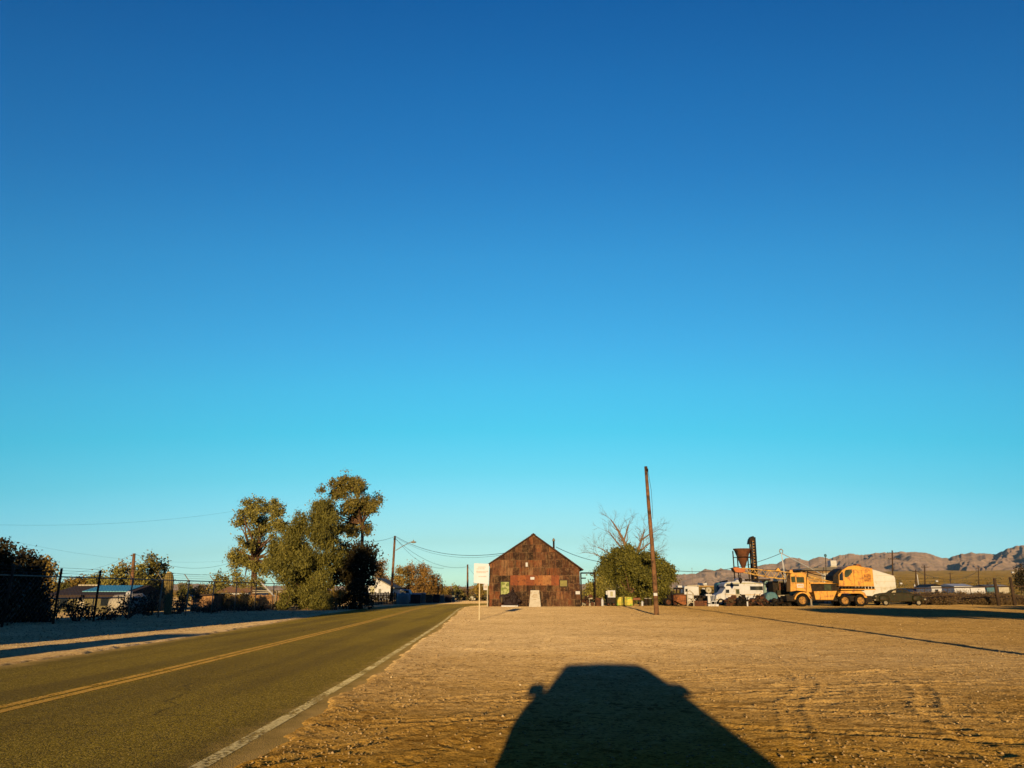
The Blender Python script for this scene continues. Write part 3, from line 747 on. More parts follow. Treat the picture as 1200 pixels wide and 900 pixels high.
# things standing along the shed front
def bx_thing(name, label, cat, group=None, base=None): return thing(name, label, cat, base, group)
p = W(627, 711.8, 75.0)
t = thing('stone_monument', 'pale tapered stone monument with a plaque standing before the shed', 'monument', (p.x,75,0))
mb = MB(); s = SC(627,700,75); zt = W(627,691.7,75).z
bt = 7.1*s; tp = 5.0*s
mb.add([(p.x-bt,75,-.05),(p.x+bt,75,-.05),(p.x+bt,75.55,-.05),(p.x-bt,75.55,-.05),(p.x-tp,75.12,zt),(p.x+tp,75.12,zt),(p.x+tp,75.45,zt),(p.x-tp,75.45,zt)],
       [(0,3,2,1),(4,5,6,7),(0,1,5,4),(1,2,6,5),(2,3,7,6),(3,0,4,7)])
mb.build('stone_body', stone, t, bevel=.02)
mb = MB()
for k, (yy, hw) in enumerate(((697.0,2.6),(698.4,3.2),(699.8,3.0),(702.3,1.6))):
    z = W(627,yy,75).z; fr = 75+.12*z/zt-.006
    mb.box(p.x-hw*s, p.x+hw*s, fr, fr+.02, z-.02, z+.02)
mb.build('worn_inscription', M('worn_stone_cut', (.24,.175,.10), .9), t)
p = W(597, 711, 75.4)
t = thing('concrete_slab', 'low white slab on the ground under the dark scrap sculpture', 'slab', (p.x,75.4,0))
mb = MB(); pbox(mb, 587.4, 607.0, 709.4, 712, 75.4, 1.3, True); mb.build('slab', cream, t, bevel=.02)
zt0 = W(597,709.4,75.4).z
t = thing('scrap_sculpture', 'dark spiky scrap metal heap piled on the white slab by the shed window', 'sculpture', (p.x,76,zt0))
mb = MB(); g = random.Random(4)
for k in range(46):
    q = W(598 + g.uniform(-9,9), 709, 76)
    tx = 601 + g.uniform(-2.5,2.5) if g.random() < .6 else 598+g.uniform(-8,8)
    hgt = 687 + abs(tx-601)*2.2 + g.uniform(0,7)
    q2 = W(tx, hgt, 76); y0 = 75.7+g.random()*.8
    mb.tube((q.x,y0,zt0),(q2.x,76+g.uniform(-.2,.3),q2.z),.05+.05*g.random(),.03,6)
for k in range(16):
    q = W(597+g.gauss(0,5), 704+g.uniform(-6,4), 76); mb.ball((q.x,76+g.uniform(-.3,.3),max(q.z,zt0+.2)),(.18+.2*g.random(),.2,.15+.2*g.random()),8,5)
mb.build('welded_scrap', M('blackened_scrap', (.016,.008,.008), .7, .5, 4), t)
q = W(588.5,699,76); mb = MB(); mb.ball((q.x-.05,75.8,W(588.5,703,76).z),(.13,.15,.3),10,6); mb.build('pale_lump', grey_wood, t)

# ================================================================== SIGN BY THE ROAD
b0 = G(561.5, 727.0); SYg = b0.y
t = thing('road_sign', 'large white sign with faded lettering on a thin post at the road edge', 'sign', (b0.x, SYg, 0))
pa, pb_, pc, pd = W(555.2,683.0,SYg), W(572.3,684.6,SYg), W(573.0,660.8,SYg), W(555.6,660.2,SYg)
mb = MB(); mb.prism([(pa.x,pa.z),(pb_.x,pb_.z),(pc.x,pc.z),(pd.x,pd.z)], SYg-.03, SYg-.026+.012); mb.build('panel', M('sign_white', (.36,.365,.45), .5, .04, 2, bmp=0), t)
top = W(562.6,662,SYg)
mb = MB(); mb.box(b0.x-.026, b0.x+.026, SYg, SYg+.05, -.1, top.z); po = mb.build('post', M('cream_post', (.36,.29,.19), .7, .2, 3), t)
mb = MB()
for yy, x0, x1 in ((664.6,560.5,569),(666.6,558.8,567),(669.6,558.2,570.8),(671.0,558.6,569.8),(675.6,561,569)):
    q = W((x0+x1)/2, yy, SYg); s = SC(564,yy,SYg)
    xx = x0
    gg = random.Random(int(yy*10))
    while xx < x1:
        w_ = gg.uniform(.5,1.3); a = W(xx,yy,SYg)
        mb.box(a.x, a.x+w_*s*.8, SYg-.033, SYg-.0305, a.z-.022, a.z+.022); xx += w_+.35
mb.build('faded_lettering', M('faded_sign_ink', (.25,.20,.17), .6, .1, 2, bmp=0), t)
q = W(571.6, 711, 76.2)
t = thing('small_sign', 'small white notice sign on a pale post by the shed corner', 'sign', (q.x-.1,76.2,0))
mb = MB(); pbox(mb, 570.6, 571.8, 684, 711, 76.2, .08, True); mb.build('post', cream2, t)
mb = MB(); pbox(mb, 566.6, 571.4, 684.6, 691.4, 76.15, .03); mb.build('panel', cream, t)
mb = MB(); pbox(mb, 567.6, 570.6, 686.4, 689.4, 76.145, .004); mb.build('faded_lettering', M('faded_sign_ink', None), t)

# ================================================================== BARE POLE
b0 = G(769.5, 721.0); PY = b0.y; tp = W(757.3, 546.6, PY)
t = thing('wooden_pole', 'tall bare leaning wooden pole standing alone in the dirt lot', 'pole', (b0.x,PY,0))
mb = MB(); pts = [(b0.x,PY,-.2)] + [tuple(Vector((b0.x,PY,0)).lerp(tp, k)+Vector((.03*math.sin(k*5),0,0))) for k in (.02,.25,.5,.75,1)]
mb.path(pts, [.155,.15,.138,.125,.112,.098], 16); mb.build('shaft', pole_wood, t, smooth=True)
q = Vector((b0.x,PY,0)).lerp(tp, .135); mb = MB(); mb.box(q.x-.12,q.x+.10,PY-.165,PY-.15,q.z-.09,q.z+.08); mb.build('tag_plate', cream, t)
q = Vector((b0.x,PY,0)).lerp(tp, .975); mb = MB(); mb.lathe((q.x,PY,q.z-.1),[(.115,0),(.115,.18)],14); mb.build('top_band', dark_metal, t)
mb = MB(); a = tp+Vector((.1,0,-.3)); mb.path([a, a+Vector((.14,-.03,-1.2)), a+Vector((.16,-.03,-2.2)), a+Vector((.16,0,-3.0))], .012, 5); mb.build('loose_wire', wire_mat, t)
# spoil of stones at its foot
mb = MB(); g = random.Random(3)
for k in range(70):
    x = b0.x+g.gauss(0.3,1.1); y = PY+g.gauss(0,1.6); r = .02+.04*g.random()
    mb.ball((x,y,r*.2),(r*1.2,r,r*.7),6,4)
o = mb.build('stone_pile', M('pile_stone', (.20,.13,.06), .95, .4, 4), None); tag(o, 'small scatter of stones round the foot of the bare pole', 'stones', kind='stuff')

# ================================================================== UTILITY POLES AND WIRES
def upole(px_b, py_b, py_t, Y, label, group=None, r=.14, px_t=None, mat=pole_wood, name='utility_pole', arms=()):
    b = W(px_b, py_b, Y); tpz = W(px_t or px_b, py_t, Y)
    t = thing(name, label, 'pole', (b.x,Y,plain_z(b.x,Y)), group)
    mb = MB(); mb.path([(b.x,Y,plain_z(b.x,Y)-.2),(b.x+(tpz.x-b.x)*.5,Y,tpz.z*.5),(tpz.x,Y,tpz.z)], [r,r*.88,r*.72], 12); mb.build('shaft', mat, t, smooth=True)
    for dz, hw in arms:
        mb = MB(); mb.box(tpz.x-hw,tpz.x+hw,Y-.08-r,Y-r*.7,tpz.z-dz-.06,tpz.z-dz+.06)
        for k in (-.9,-.5,.5,.9): mb.lathe((tpz.x+k*hw,Y-.08-r*.9,tpz.z-dz+.06),[(.03,0),(.05,.06),(.03,.14)],8)
        mb.build('cross_arm', dark_wood, t)
    return t, tpz
def plain_z(x, y): return float(plain_rise(np.array([x]), np.array([y]))[0])
def cable(a, b, sag, r=.014, n=14):
    mb = MB(); a = Vector(a); b = Vector(b)
    mb.path([a.lerp(b,k/n)-Vector((0,0,4*sag*(k/n)*(1-k/n))) for k in range(n+1)], r, 5)
    return mb
LP, LT = upole(458.3, 704, 628, 120, 'utility pole with a street lamp arm by the slat fence', px_t=462.8, r=.21)
arm_a = W(463.5,645.2,120); arm_b = W(480,635.8,120.3)
mb = MB(); mb.path([arm_a, arm_a.lerp(arm_b,.5)+Vector((0,0,.05)), arm_b, arm_b+Vector((.35,0,.08))], .05, 8); la = mb.build('lamp_arm', galv, LP)
q = W(484.5,635.3,120.3); mb = MB(); mb.ball((q.x,120.3,q.z),(.46,.2,.15),12,6); lh = mb.build('lamp_head', galv, LP, smooth=True)
mb = MB(); mb.tube((q.x,120.3,q.z+.08),(q.x,120.3,q.z+.35),.06,n=8); mb.build('photocell', galv, LP)
mb = MB(); q2 = W(462.5,631,120); mb.box(q2.x-.11,q2.x+.11,119.64,119.8,q2.z-.25,q2.z+.05); mb.build('insulator_bracket', dark_metal, LP)
MP, MT = upole(548.0, 700, 661.5, 150, 'slim distant utility pole standing left of the white sign', r=.2)
NP, NT_ = upole(152.5, 712, 648.6, 62, 'orange lit utility pole rising among the trees behind the fence', px_t=157.2, r=.15)
upole(143.2, 700, 655, 84, 'thin pale pole among the trees left of the orange lit pole', r=.07, name='thin_pole', mat=galv)
def wire_thing(a, b, sag, label, r=.014, group=None):
    o = cable(a, b, sag, r).build('power_line', wire_mat, None); tag(o, label, 'power line', group); return o
wire_thing(LT, W(602,646.5,78.5), 1.35, 'heavy sagging power line from the lamp pole to the shed roof', .026)
wire_thing(LT+Vector((0,0,-.12)), W(600,648.5,78.5), 1.45, 'second sagging line just under the heavy line to the shed', .014)
wire_thing(W(651.5,641,80), W(708,659,92), .25, 'power line dropping from the shed roof to the dead tree', .028)
wire_thing(LT+Vector((0,0,-.4)), MT+Vector((0,0,-.4)), 1.6, 'upper power line dipping from the lamp pole to the slim far pole', .022)
wire_thing(LT+Vector((0,0,-.15)), W(520,666,112), 1.2, 'power line falling steeply from the lamp pole toward the orange trees', .018)
wire_thing(LT+Vector((0,0,-.1)), W(398,632,80), .5, 'power line running from the lamp pole behind the clumpy tree', .022)
wire_thing(W(398,632,80), W(-60,616,46), 2.2, 'faint high power line crossing the sky on the left', .004)
wire_thing(W(280,598,60), W(-60,613,44), .5, 'faintest upper power line at the far left', .0045)
wire_thing(NT_, W(272,659,72), .8, 'thin line from the orange lit pole to the airy tree', .010)
wire_thing(NT_, W(-30,645,52), 1.5, 'thin line from the orange lit pole to the left edge', .006)
wire_thing(NT_+Vector((0,0,-.6)), W(272,668,72), .7, 'lower thin line from the orange lit pole to the airy tree', .009)
wire_thing(MT+Vector((0,0,-.3)), W(575,690,140), .4, 'thin guy line from the slim far pole behind the white sign', .014)

# ================================================================== JUNK RIGHT OF THE SHED
Y0 = 80
q = W(688,709,Y0)
t = thing('goal_frame', 'tall empty rectangular steel frame standing right of the shed', 'frame', (q.x,Y0,0))
mb = MB(); a = W(680.6,671.5,Y0); b = W(696.8,671.5,Y0)
for xx in (a.x,b.x): mb.tube((xx,Y0,-.1),(xx,Y0,a.z),.07,n=8)
mb.build('upright', dark_metal, t)
mb = MB(); mb.tube((a.x-.05,Y0,a.z),(b.x+.05,Y0,a.z),.07,n=8); z2 = W(685,677.5,Y0).z; mb.tube((a.x,Y0,z2),(W(686.5,677.5,Y0).x,Y0,z2),.06,n=8); mb.build('cross_bar', dark_metal, t)

def heap(name, label, cat, x0, x1, yt, Y, mats, seed, n=26, group=None, yb=710):
    g = random.Random(seed); q = W((x0+x1)/2, yb, Y)
    t = thing(name, label, cat, (q.x,Y,0), group)
    for mi, (pn, mt) in enumerate(mats):
        mb = MB()
        for k in range(n//len(mats)):
            xx = g.uniform(x0,x1); top = yt + (abs(xx-(x0+x1)/2)/((x1-x0)/2))**2*(yb-yt)*.45
            yy = g.uniform(top, yb-.5); p = W(xx,yy,Y); sz = SC(xx,yy,Y)
            if g.random() < .5: mb.obox((p.x,Y+g.uniform(-.3,.5),max(p.z,.1)), (sz*g.uniform(1.5,4.5), g.uniform(.2,.7), sz*g.uniform(1,3)), (g.uniform(-.6,.6),g.uniform(-.7,.7),g.uniform(-1,1)))
            elif g.random() < .5: mb.lathe((p.x,Y+g.uniform(-.3,.5),max(p.z,.1)), [(sz*1.0,-.1),(sz*2.2,-.12),(sz*2.2,.12),(sz*1.0,.1)], 12, g.choice('xyz'))
            else:
                a = Vector((p.x,Y+g.uniform(-.3,.3),max(p.z,.05))); mb.tube(a, a+Vector((g.uniform(-1,1),g.uniform(-.4,.4),g.uniform(-.2,.7)))*sz*7, sz*.35, n=6)
        mb.build(pn, mt, t)
    return t
heap('scrap_heap', 'jumbled dark and pale scrap heap beside the shed corner', 'scrap', 683, 698, 698, 80.5, [('metal_scrap', dark_metal), ('pale_scrap', cream2), ('rusty_scrap', rust)], 3, 36)
q = W(701,709.5,80); t = thing('rusty_barrel', 'rusty upright oil barrel beside the scrap heap by the shed', 'barrel', (q.x,80,0))
s = SC(701,705,80); mb = MB(); h = W(701,700.5,80).z
mb.lathe((q.x,80,0),[(3.4*s,0),(3.5*s,.03),(3.4*s,.06),(3.4*s,h*.33),(3.6*s,h*.35),(3.4*s,h*.37),(3.4*s,h*.65),(3.6*s,h*.67),(3.4*s,h*.69),(3.5*s,h),(3.2*s,h-.03)],20); mb.build('drum', rust, t, smooth=False)
q = W(706,709.5,79.6); t = thing('white_canister', 'small white upright canister between rusty barrel and dark cart', 'canister', (q.x,79.6,0))
mb = MB(); s = SC(706,705,79.6); h = W(706,701.2,79.6).z; mb.lathe((q.x,79.6,0),[(1.3*s,0),(1.5*s,.04),(1.5*s,h*.8),(.7*s,h*.9),(.6*s,h)],16); mb.build('tank', cream, t, smooth=True)
mb = MB(); mb.tube((q.x,79.6,h),(q.x,79.6,h+.12),.05,n=8); mb.build('valve', galv, t)
q = W(716,709.5,80); t = thing('dark_cart', 'dark metal cart carrying a white appliance near the green bush', 'cart', (q.x,80,0))
mb = MB(); pbox(mb, 711.5, 721, 700.2, 706.5, 80, 1.0); mb.build('box', dark_metal, t)
for xx in (713.2, 719.4):
    for dy in (.05,.95):
        c = W(xx,708,80); wheel(t, (c.x,80+dy,.17), .17, .1, rust)
zc = W(716,700.2,80).z
t = thing('white_appliance', 'white boxy appliance with a grey panel sitting on the dark cart', 'appliance', (q.x,80,zc))
mb = MB(); pbox(mb, 712.2, 721.2, 691.8, 700.2, 80.05, .8); mb.build('cabinet', cream, t, bevel=.02)
mb = MB(); pbox(mb, 715.2, 718.2, 693.2, 698.8, 80.03, .02); mb.build('panel', M('grey_green_panel', (.22,.20,.12), .6), t)
mb = MB(); pbox(mb, 710.2, 712.2, 692.6, 697, 80.2, .3); mb.build('side_box', cream, t)
q = W(733,710,79); t = thing('yellow_tote', 'yellow green tarped box sitting in front of the round bush', 'box', (q.x,79,0))
tote = M('yellow_green_tarp', (.36,.27,.035), .7, .35, 2.0, dirt=(.10,.20,.02), dirt_amt=.45, bmp=.3)
mb = MB(); ppoly(mb, [(723,709.6),(723.8,703),(725.5,699.6),(733,699.2),(741.2,699.8),(741.8,709.8)], 79, 1.3); mb.build('tarp', tote, t, bevel=.05)
for xx in (728.5,734.5): mb = MB(); pbox(mb, xx-.25, xx+.25, 699.3, 709.5, 78.97, .03); mb.build('strap', M('dark_strap', (.07,.055,.012), .8), t)
q = W(746,710,79.6); t = thing('workbench', 'small brown wooden workbench right of the yellow tarped box', 'workbench', (q.x,79.6,0))
mb = MB(); pbox(mb, 741.9, 750.6, 700.6, 703.2, 79.6, .7); mb.build('top', M('reddish_bench_wood', (.12,.045,.022), .8, .3, 3), t)
for xx in (742.6,749.6):
    for dy in (.03,.6):
        mb = MB(); pbox(mb, xx-.35, xx+.35, 703.2, 710, 79.6+dy, .07, True); mb.build('leg', dark_wood, t)
q = W(752.7,709,79.4); t = thing('white_jug', 'white plastic jug on the ground beside the brown workbench', 'jug', (q.x,79.4,0))
mb = MB(); s = SC(752,705,79.4); mb.lathe((q.x,79.4,0),[(1.2*s,0),(1.3*s,.08),(1.25*s,.36),(.5*s,.48),(.4*s,.54)],14); mb.build('bottle', cream, t, smooth=True)
mb = MB(); mb.path([(q.x+.1,79.4,.28),(q.x+.17,79.4,.36),(q.x+.1,79.4,.44)],.02,6); mb.build('handle', cream, t)
for k, (xx, col, lab) in enumerate(((757.3, dark_metal, 'dark steel drum just left of the bare pole foot'), (762.0, olive_paint, 'olive drum with pale lid behind the bare pole'))):
    q = W(xx,709.3,81); t = thing('steel_drum', lab, 'drum', (q.x,81,0)); s = SC(xx,705,81); h = W(xx,701.5,81).z
    mb = MB(); mb.lathe((q.x,81,0),[(2.4*s,0),(2.5*s,.03),(2.4*s,.06),(2.4*s,h*.33),(2.55*s,h*.35),(2.4*s,h*.37),(2.4*s,h*.66),(2.55*s,h*.68),(2.4*s,h*.7),(2.5*s,h),(2.2*s,h-.02)],18); mb.build('drum', col, t)
    mb = MB(); mb.lathe((q.x,81,h),[(2.2*s,-.01),(2.1*s,.05),(.3*s,.06)],14); mb.build('lid', cream2, t)

# ------------------------------------------------------------------ junk between the pole and the motorhome
Y1 = 79
q = W(785,710,Y1+1); t = thing('old_tractor', 'dark old tractor parked behind the rusty ore bin', 'tractor', (q.x,Y1+1,0))
for xx, r in ((783.2,4.6),(791,3.2)):
    for dy in (.0,1.2):
        c = W(xx,705,Y1+1); s = SC(xx,705,Y1+1); wheel(t, (c.x,Y1+1+dy,r*s), r*s, .28, rust)
mb = MB(); pbox(mb, 783, 793, 699, 705, Y1+1.3, .6); mb.build('engine', dark_metal, t)
mb = MB(); pbox(mb, 782.5, 786.5, 697, 699, Y1+1.2, .8); mb.build('seat', dark_metal, t)
mb = MB(); a = W(787.5,699,Y1+1.5); b = W(787.5,692.5,Y1+1.5); mb.tube(a, b, .05); mb.build('exhaust', dark_metal, t)
mb = MB(); ppoly(mb, [(785.5,697),(788,697),(788.5,693.5),(786,693.5)], Y1+1.1, .1); mb.build('fender', dark_metal, t)
q = W(797,710,Y1); t = thing('ore_bin', 'rusty orange ore bin with sloping bottom on legs', 'bin', (q.x,Y1,0))
mb = MB(); ppoly(mb, [(789.2,697.2),(805.6,697.2),(805.2,707.2),(801.5,709.2),(789.5,703.4)], Y1, 1.7); mb.build('hopper_body', rust_bright, t)
for xx in (789.8,803.8):
    for dy in (.05,1.5):
        mb = MB(); pbox(mb, xx-.45, xx+.45, 703, 711, Y1+dy, .12, True); mb.build('leg', rust, t)
mb = MB(); pbox(mb, 789, 806, 696.6, 697.6, Y1-.05, 1.8); mb.build('rim_rail', rust, t)
q = W(809,711,Y1-.6); t = thing('metal_frame_rack', 'cream painted metal ladder rack right of the ore bin', 'rack', (q.x,Y1-.6,0))
mb = MB()
for xx, yt in ((805.1,693.6),(812.3,695.6)):
    a = W(xx,yt,Y1-.6); mb.tube((a.x,Y1-.6,-.05),(a.x,Y1-.6,a.z),.055,n=8)
mb.build('upright', cream2, t)
mb = MB(); 
for yy in (696.6,701.5,705.6):
    a = W(805.1,yy,Y1-.6); b = W(812.3,yy+.4,Y1-.6); mb.tube(a,b,.045,n=8)
a = W(805.1,693.8,Y1-.6); m_ = W(808.5,692.0,Y1-.6); b = W(812.3,695.6,Y1-.6); mb.path([a,m_,b],.045,8)
mb.build('rung', cream2, t)
mb = MB(); a = W(805.5,709,Y1-.6); b = W(812,702.5,Y1-.6); mb.tube(a,b,.06,n=8); mb.build('brace', cream2, t)
q = W(821,710,Y1); t = thing('rusty_crate', 'low rusty steel crate with slatted end in front of the white trailer', 'crate', (q.x,Y1,0))
mb = MB(); pbox(mb, 813.5, 824.6, 704, 710.6, Y1, 1.4, True); mb.build('box', rust, t)
for yy in (704.8,706.8,708.8):
    mb = MB(); pbox(mb, 825, 828.8, yy-.55, yy+.55, Y1, 1.4); mb.build('slat', rust_bright, t)
zc = W(819,704,Y1).z
t = thing('scrap_engine', 'black engine block lying on top of the rusty steel crate', 'engine', (W(820,704,Y1).x,Y1+.6,zc))
mb = MB(); pbox(mb, 817.5, 823.5, 698.4, 704, Y1+.4, .7); mb.build('block', dark_metal, t, bevel=.03)
mb = MB()
for xx in (816.2,819,821.8,825.2): a = W(xx,699.5,Y1+.4); mb.lathe((a.x,Y1+.75,a.z),[(.1,-.35),(.16,-.3),(.16,.3),(.1,.35)],10,'y')
mb.build('cylinder_head', dark_metal, t)
q = W(831,709.5,Y1); t = thing('pedestal_stand', 'thick white pedestal with a flat top holding a round disc', 'stand', (q.x,Y1,0))
mb = MB(); pbox(mb, 829.6, 832.6, 698.2, 706.8, Y1, .25); mb.build('column', cream, t)
mb = MB(); pbox(mb, 827.2, 834.2, 696.2, 698.2, Y1-.1, .5); mb.build('top_plate', cream, t)
mb = MB(); pbox(mb, 830.0, 842.2, 708.0, 710.2, Y1-.2, .8, True); mb.build('base', cream, t)
c = W(830.3,691.6,Y1+.1); zp = W(830,696.2,Y1).z
t = thing('round_disc', 'round cream disc standing upright on the white pedestal', 'disc', (c.x,Y1+.1,zp))
mb = MB(); r = 3.5*SC(830,691,Y1); mb.lathe((c.x,Y1+.1,c.z),[(r*.15,-.08),(r*.5,-.05),(r*.85,-.09),(r,-.04),(r,.04),(r*.5,.06)],24,'y'); mb.build('dish', cream2, t)
mb = MB(); mb.tube((c.x,Y1+.14,zp),(c.x,Y1+.14,c.z),.05,n=8); mb.build('stem', galv, t)
mb = MB(); mb.ball((c.x,Y1,c.z),(r*.28,.06,r*.28),10,6); mb.build('boss', M('olive_boss', (.20,.16,.05), .7), t)
q = W(838,709.5,Y1); t = thing('metal_chair', 'white metal lawn chair frame beside the pedestal base', 'chair', (q.x,Y1+.5,0))
for xx in (835.2,840.6):
    for dy in (.4,.9):
        mb = MB(); a = W(xx,709.8,Y1); mb.tube((a.x,Y1+dy,0),(a.x,Y1+dy,.5),.03,n=6); mb.build('leg', cream, t)
mb = MB(); a = W(834.8,704.6,Y1); b = W(841,704.6,Y1); mb.box(a.x,b.x,Y1+.35,Y1+.95,.45,.52); mb.build('seat', cream, t)
mb = MB(); 
for k in range(4):
    xx = 835.2+k*1.8; a = W(xx,699.6,Y1); mb.tube((a.x,Y1+.9,.5),(a.x,Y1+1.0,1.05),.028,n=6)
a = W(835,699.6,Y1); b = W(840.8,699.6,Y1); mb.tube((a.x,Y1+1.0,1.05),(b.x,Y1+1.0,1.05),.03,n=6); mb.build('backrest', cream, t)

# ------------------------------------------------------------------ behind them
def simple_wheels(t, xs, Y, r, depth, mat=cream2):
    for xx in xs:
        for dy in (.1, depth-.1):
            c = W(xx,705,Y); wheel(t, (c.x,Y+dy,r), r, .22, mat)
Y2 = 96
q = W(810,706,Y2); t = thing('white_trailer', 'white box trailer standing behind the rusty ore bin', 'trailer', (q.x,Y2,0))
mb = MB(); ppoly(mb, [(802,704),(802,687.6),(803.5,687),(818.6,687.4),(819.4,704)], Y2, 2.3); mb.build('box', cream, t)
mb = MB(); pbox(mb, 803.2, 805.8, 690, 693.5, Y2-.02, .02); mb.build('window', glass_dark, t)
mb = MB(); pbox(mb, 805, 817, 685.9, 687.1, Y2+.4, .8); mb.build('roof_unit', cream2, t)
simple_wheels(t, (808,813), Y2, .36, 2.3)
q = W(797,706,Y2-3); t = thing('parked_jeep', 'dark open jeep with a white roof rack behind the ore bin', 'jeep', (q.x,Y2-3,0))
mb = MB(); ppoly(mb, [(791.5,704),(791.5,695),(802,695),(802,704)], Y2-3, 1.7); mb.build('body', dark_metal, t)
mb = MB(); 
for xx in (792.6,796.5,800.6): a = W(xx,695,Y2-3); b = W(xx,689,Y2-3); mb.tube(a,b,.05,n=6); mb.tube(a+Vector((0,1.6,0)),b+Vector((0,1.6,0)),.05,n=6)
a = W(792.6,690,Y2-3); b = W(800.6,690,Y2-3); mb.tube(a,b,.05,n=6); mb.tube(a+Vector((0,1.6,0)),b+Vector((0,1.6,0)),.05,n=6); mb.tube(a,a+Vector((0,1.6,0)),.05,n=6); mb.build('roll_cage', dark_metal, t)
mb = MB(); pbox(mb, 792.2, 801, 688.6, 689.8, Y2-3, 1.7); mb.build('roof', dark_metal, t)
mb = MB(); pbox(mb, 794.4, 799.4, 686.2, 688.4, Y2-2.8, 1.2); mb.build('roof_box', cream, t)
simple_wheels(t, (793.5,800), Y2-3, .4, 1.7, rust)
q = W(830,704,Y2+3); t = thing('brown_trailer', 'long brown mobile home behind the round disc', 'mobile home', (q.x,Y2+3,0))
mb = MB(); pbox(mb, 819, 842, 687.6, 705, Y2+3, 3.5, True); mb.build('wall', M('brown_siding', (.085,.055,.016), .85, .3, 1.5), t)
mb = MB(); pbox(mb, 818.5, 842.5, 686.4, 687.6, Y2+2.8, 4); mb.build('roof', M('tan_roof_edge', (.22,.13,.05), .8), t)
mb = MB(); pbox(mb, 822.8, 826, 689.2, 691, Y2+2.97, .02); mb.build('window', cream, t)
q = W(822,690,Y2+30); t = thing('far_house', 'far cream house roof showing above the brown mobile home', 'house', (q.x,Y2+30,0))
mb = MB(); pbox(mb, 815.5, 829, 685.4, 696, Y2+30, 6, True); mb.build('wall', cream2, t)
mb = MB(); pbox(mb, 823, 828.4, 683.2, 685.2, Y2+30.5, 3); mb.build('roof_box', cream, t)
tp_ = thing('thin_mast', 'thin pale radio mast rising behind the white box trailer', 'mast', (W(810.8,690,Y2+8).x,Y2+8,0))
mb = MB(); a = W(810.8,666,Y2+8); mb.tube((a.x,Y2+8,0),(a.x,Y2+8,a.z),.035,.02,6); mb.build('tube', galv, tp_)
mb = MB(); mb.ball((a.x,Y2+8,a.z),.05,8,5); mb.build('tip', galv, tp_)

# ------------------------------------------------------------------ motorhome
MY = 83
q = W(868,709,MY); t = thing('motorhome', 'old white motorhome with cab facing left among the scrap', 'motorhome', (q.x,MY,0))
mb = MB(); ppoly(mb, [(850.0,704.5),(850.0,688.2),(848.3,687.2),(849.3,684.2),(852.5,682.0),(862,681.2),(878,681.4),(894.5,682.4),(895.2,704.2)], MY, 2.3); mb.build('body', cream, t, bevel=.06)
mb = MB(); ppoly(mb, [(839.2,704.8),(839.2,698.0),(841,696.3),(845.8,695.0),(850.1,688.6),(850.1,704.8)], MY+.12, 2.05); mb.build('cab', cream, t, bevel=.05)
mb = MB(); ppoly(mb, [(850.6,694.9),(850.6,690.9),(854.6,690.9),(854.6,694.9)], MY-.012, .02); mb.build('window', glass_dark, t)
mb = MB(); ppoly(mb, [(850.6,686.8),(851.6,684.4),(866,684.6),(866,686.8)], MY-.012, .02); mb.build('window', glass_dark, t)
mb = MB(); pbox(mb, 879, 894, 687.0, 691.6, MY-.012, .02); mb.build('window', glass_dark, t)
mb = MB(); pbox(mb, 862, 867, 690, 703, MY-.014, .02); d = mb.build('door', cream2, t)
mb = MB(); pbox(mb, 862.6, 866.4, 690.6, 696, MY-.022, .006); mb.build('door_window', glass_green, t)
mb = MB(); pbox(mb, 850.2, 894.8, 696.6, 697.3, MY-.010, .012); mb.build('trim_stripe', M('tan_stripe', (.30,.20,.09), .6), t)
mb = MB(); pbox(mb, 850.2, 894, 683.0, 683.9, MY-.010, .012); mb.build('trim_stripe', M('olive_stripe', (.17,.15,.06), .6), t)
for xx in (863.8,869.8):
    mb = MB(); c = W(xx,681,MY+1); s = SC(xx,680,MY); mb.ball((c.x,MY+1.0,c.z+.05),(2.9*s,.5,2.6*s),12,8,.7); mb.build('roof_vent', cream, t, smooth=True)
mb = MB(); pbox(mb, 873, 903, 678.6, 680.4, MY+.5, 1.2); mb.build('rolled_awning', dark_metal, t)
mb = MB()
for xx in (875,886,893.5): a = W(xx,680.4,MY+1); b = W(xx,682.2,MY+1); mb.tube(a,b+Vector((0,0,-.1)),.04,n=6)
mb.build('awning_bracket', dark_metal, t)
mb = MB(); pbox(mb, 838.6, 841.5, 702.0, 703.6, MY+.1, 2.1); mb.build('bumper', galv, t)
mb = MB(); c = W(839.6,699.6,MY+.3); mb.lathe((c.x-.02,MY+.45,c.z),[(.1,-.04),(.1,.02)],12,'x'); mb.build('headlight', glass_dark, t)
for xx in (845.2,885):
    for dy in (.15,2.1): c = W(xx,705,MY); wheel(t, (c.x,MY+dy,.36), .36, .24, cream2)
q = W(899.5,704,MY+.6); t = thing('motorhome_rear', 'motorhome rear end built apart, its shade painted pale blue', 'camper', (q.x,MY+.6,0))
camp = M('sky_shade_panel', (.10,.155,.155), .6, .2, 1.6, dirt=(.06,.10,.11), dirt_amt=.3)  # blue of sky-lit shade put into the colour of the motorhome rear
mb = MB(); ppoly(mb, [(895.4,704),(895.4,683.2),(898,680.4),(904.2,681.0),(905.8,686),(906.2,704)], MY+.6, 2.0); mb.build('body', camp, t, bevel=.05)
mb = MB(); pbox(mb, 897, 901.4, 684.5, 688.2, MY+.58, .02); mb.build('window', glass_dark, t)
mb = MB(); pbox(mb, 897.5, 904, 689.5, 691, MY+.58, .02); mb.build('white_panel', cream, t)
q = W(905,706,80.6); t = thing('tarp_heap', 'crumpled blue tarp draped over scrap in front of the motorhome rear', 'tarp', (q.x,80.6,0))
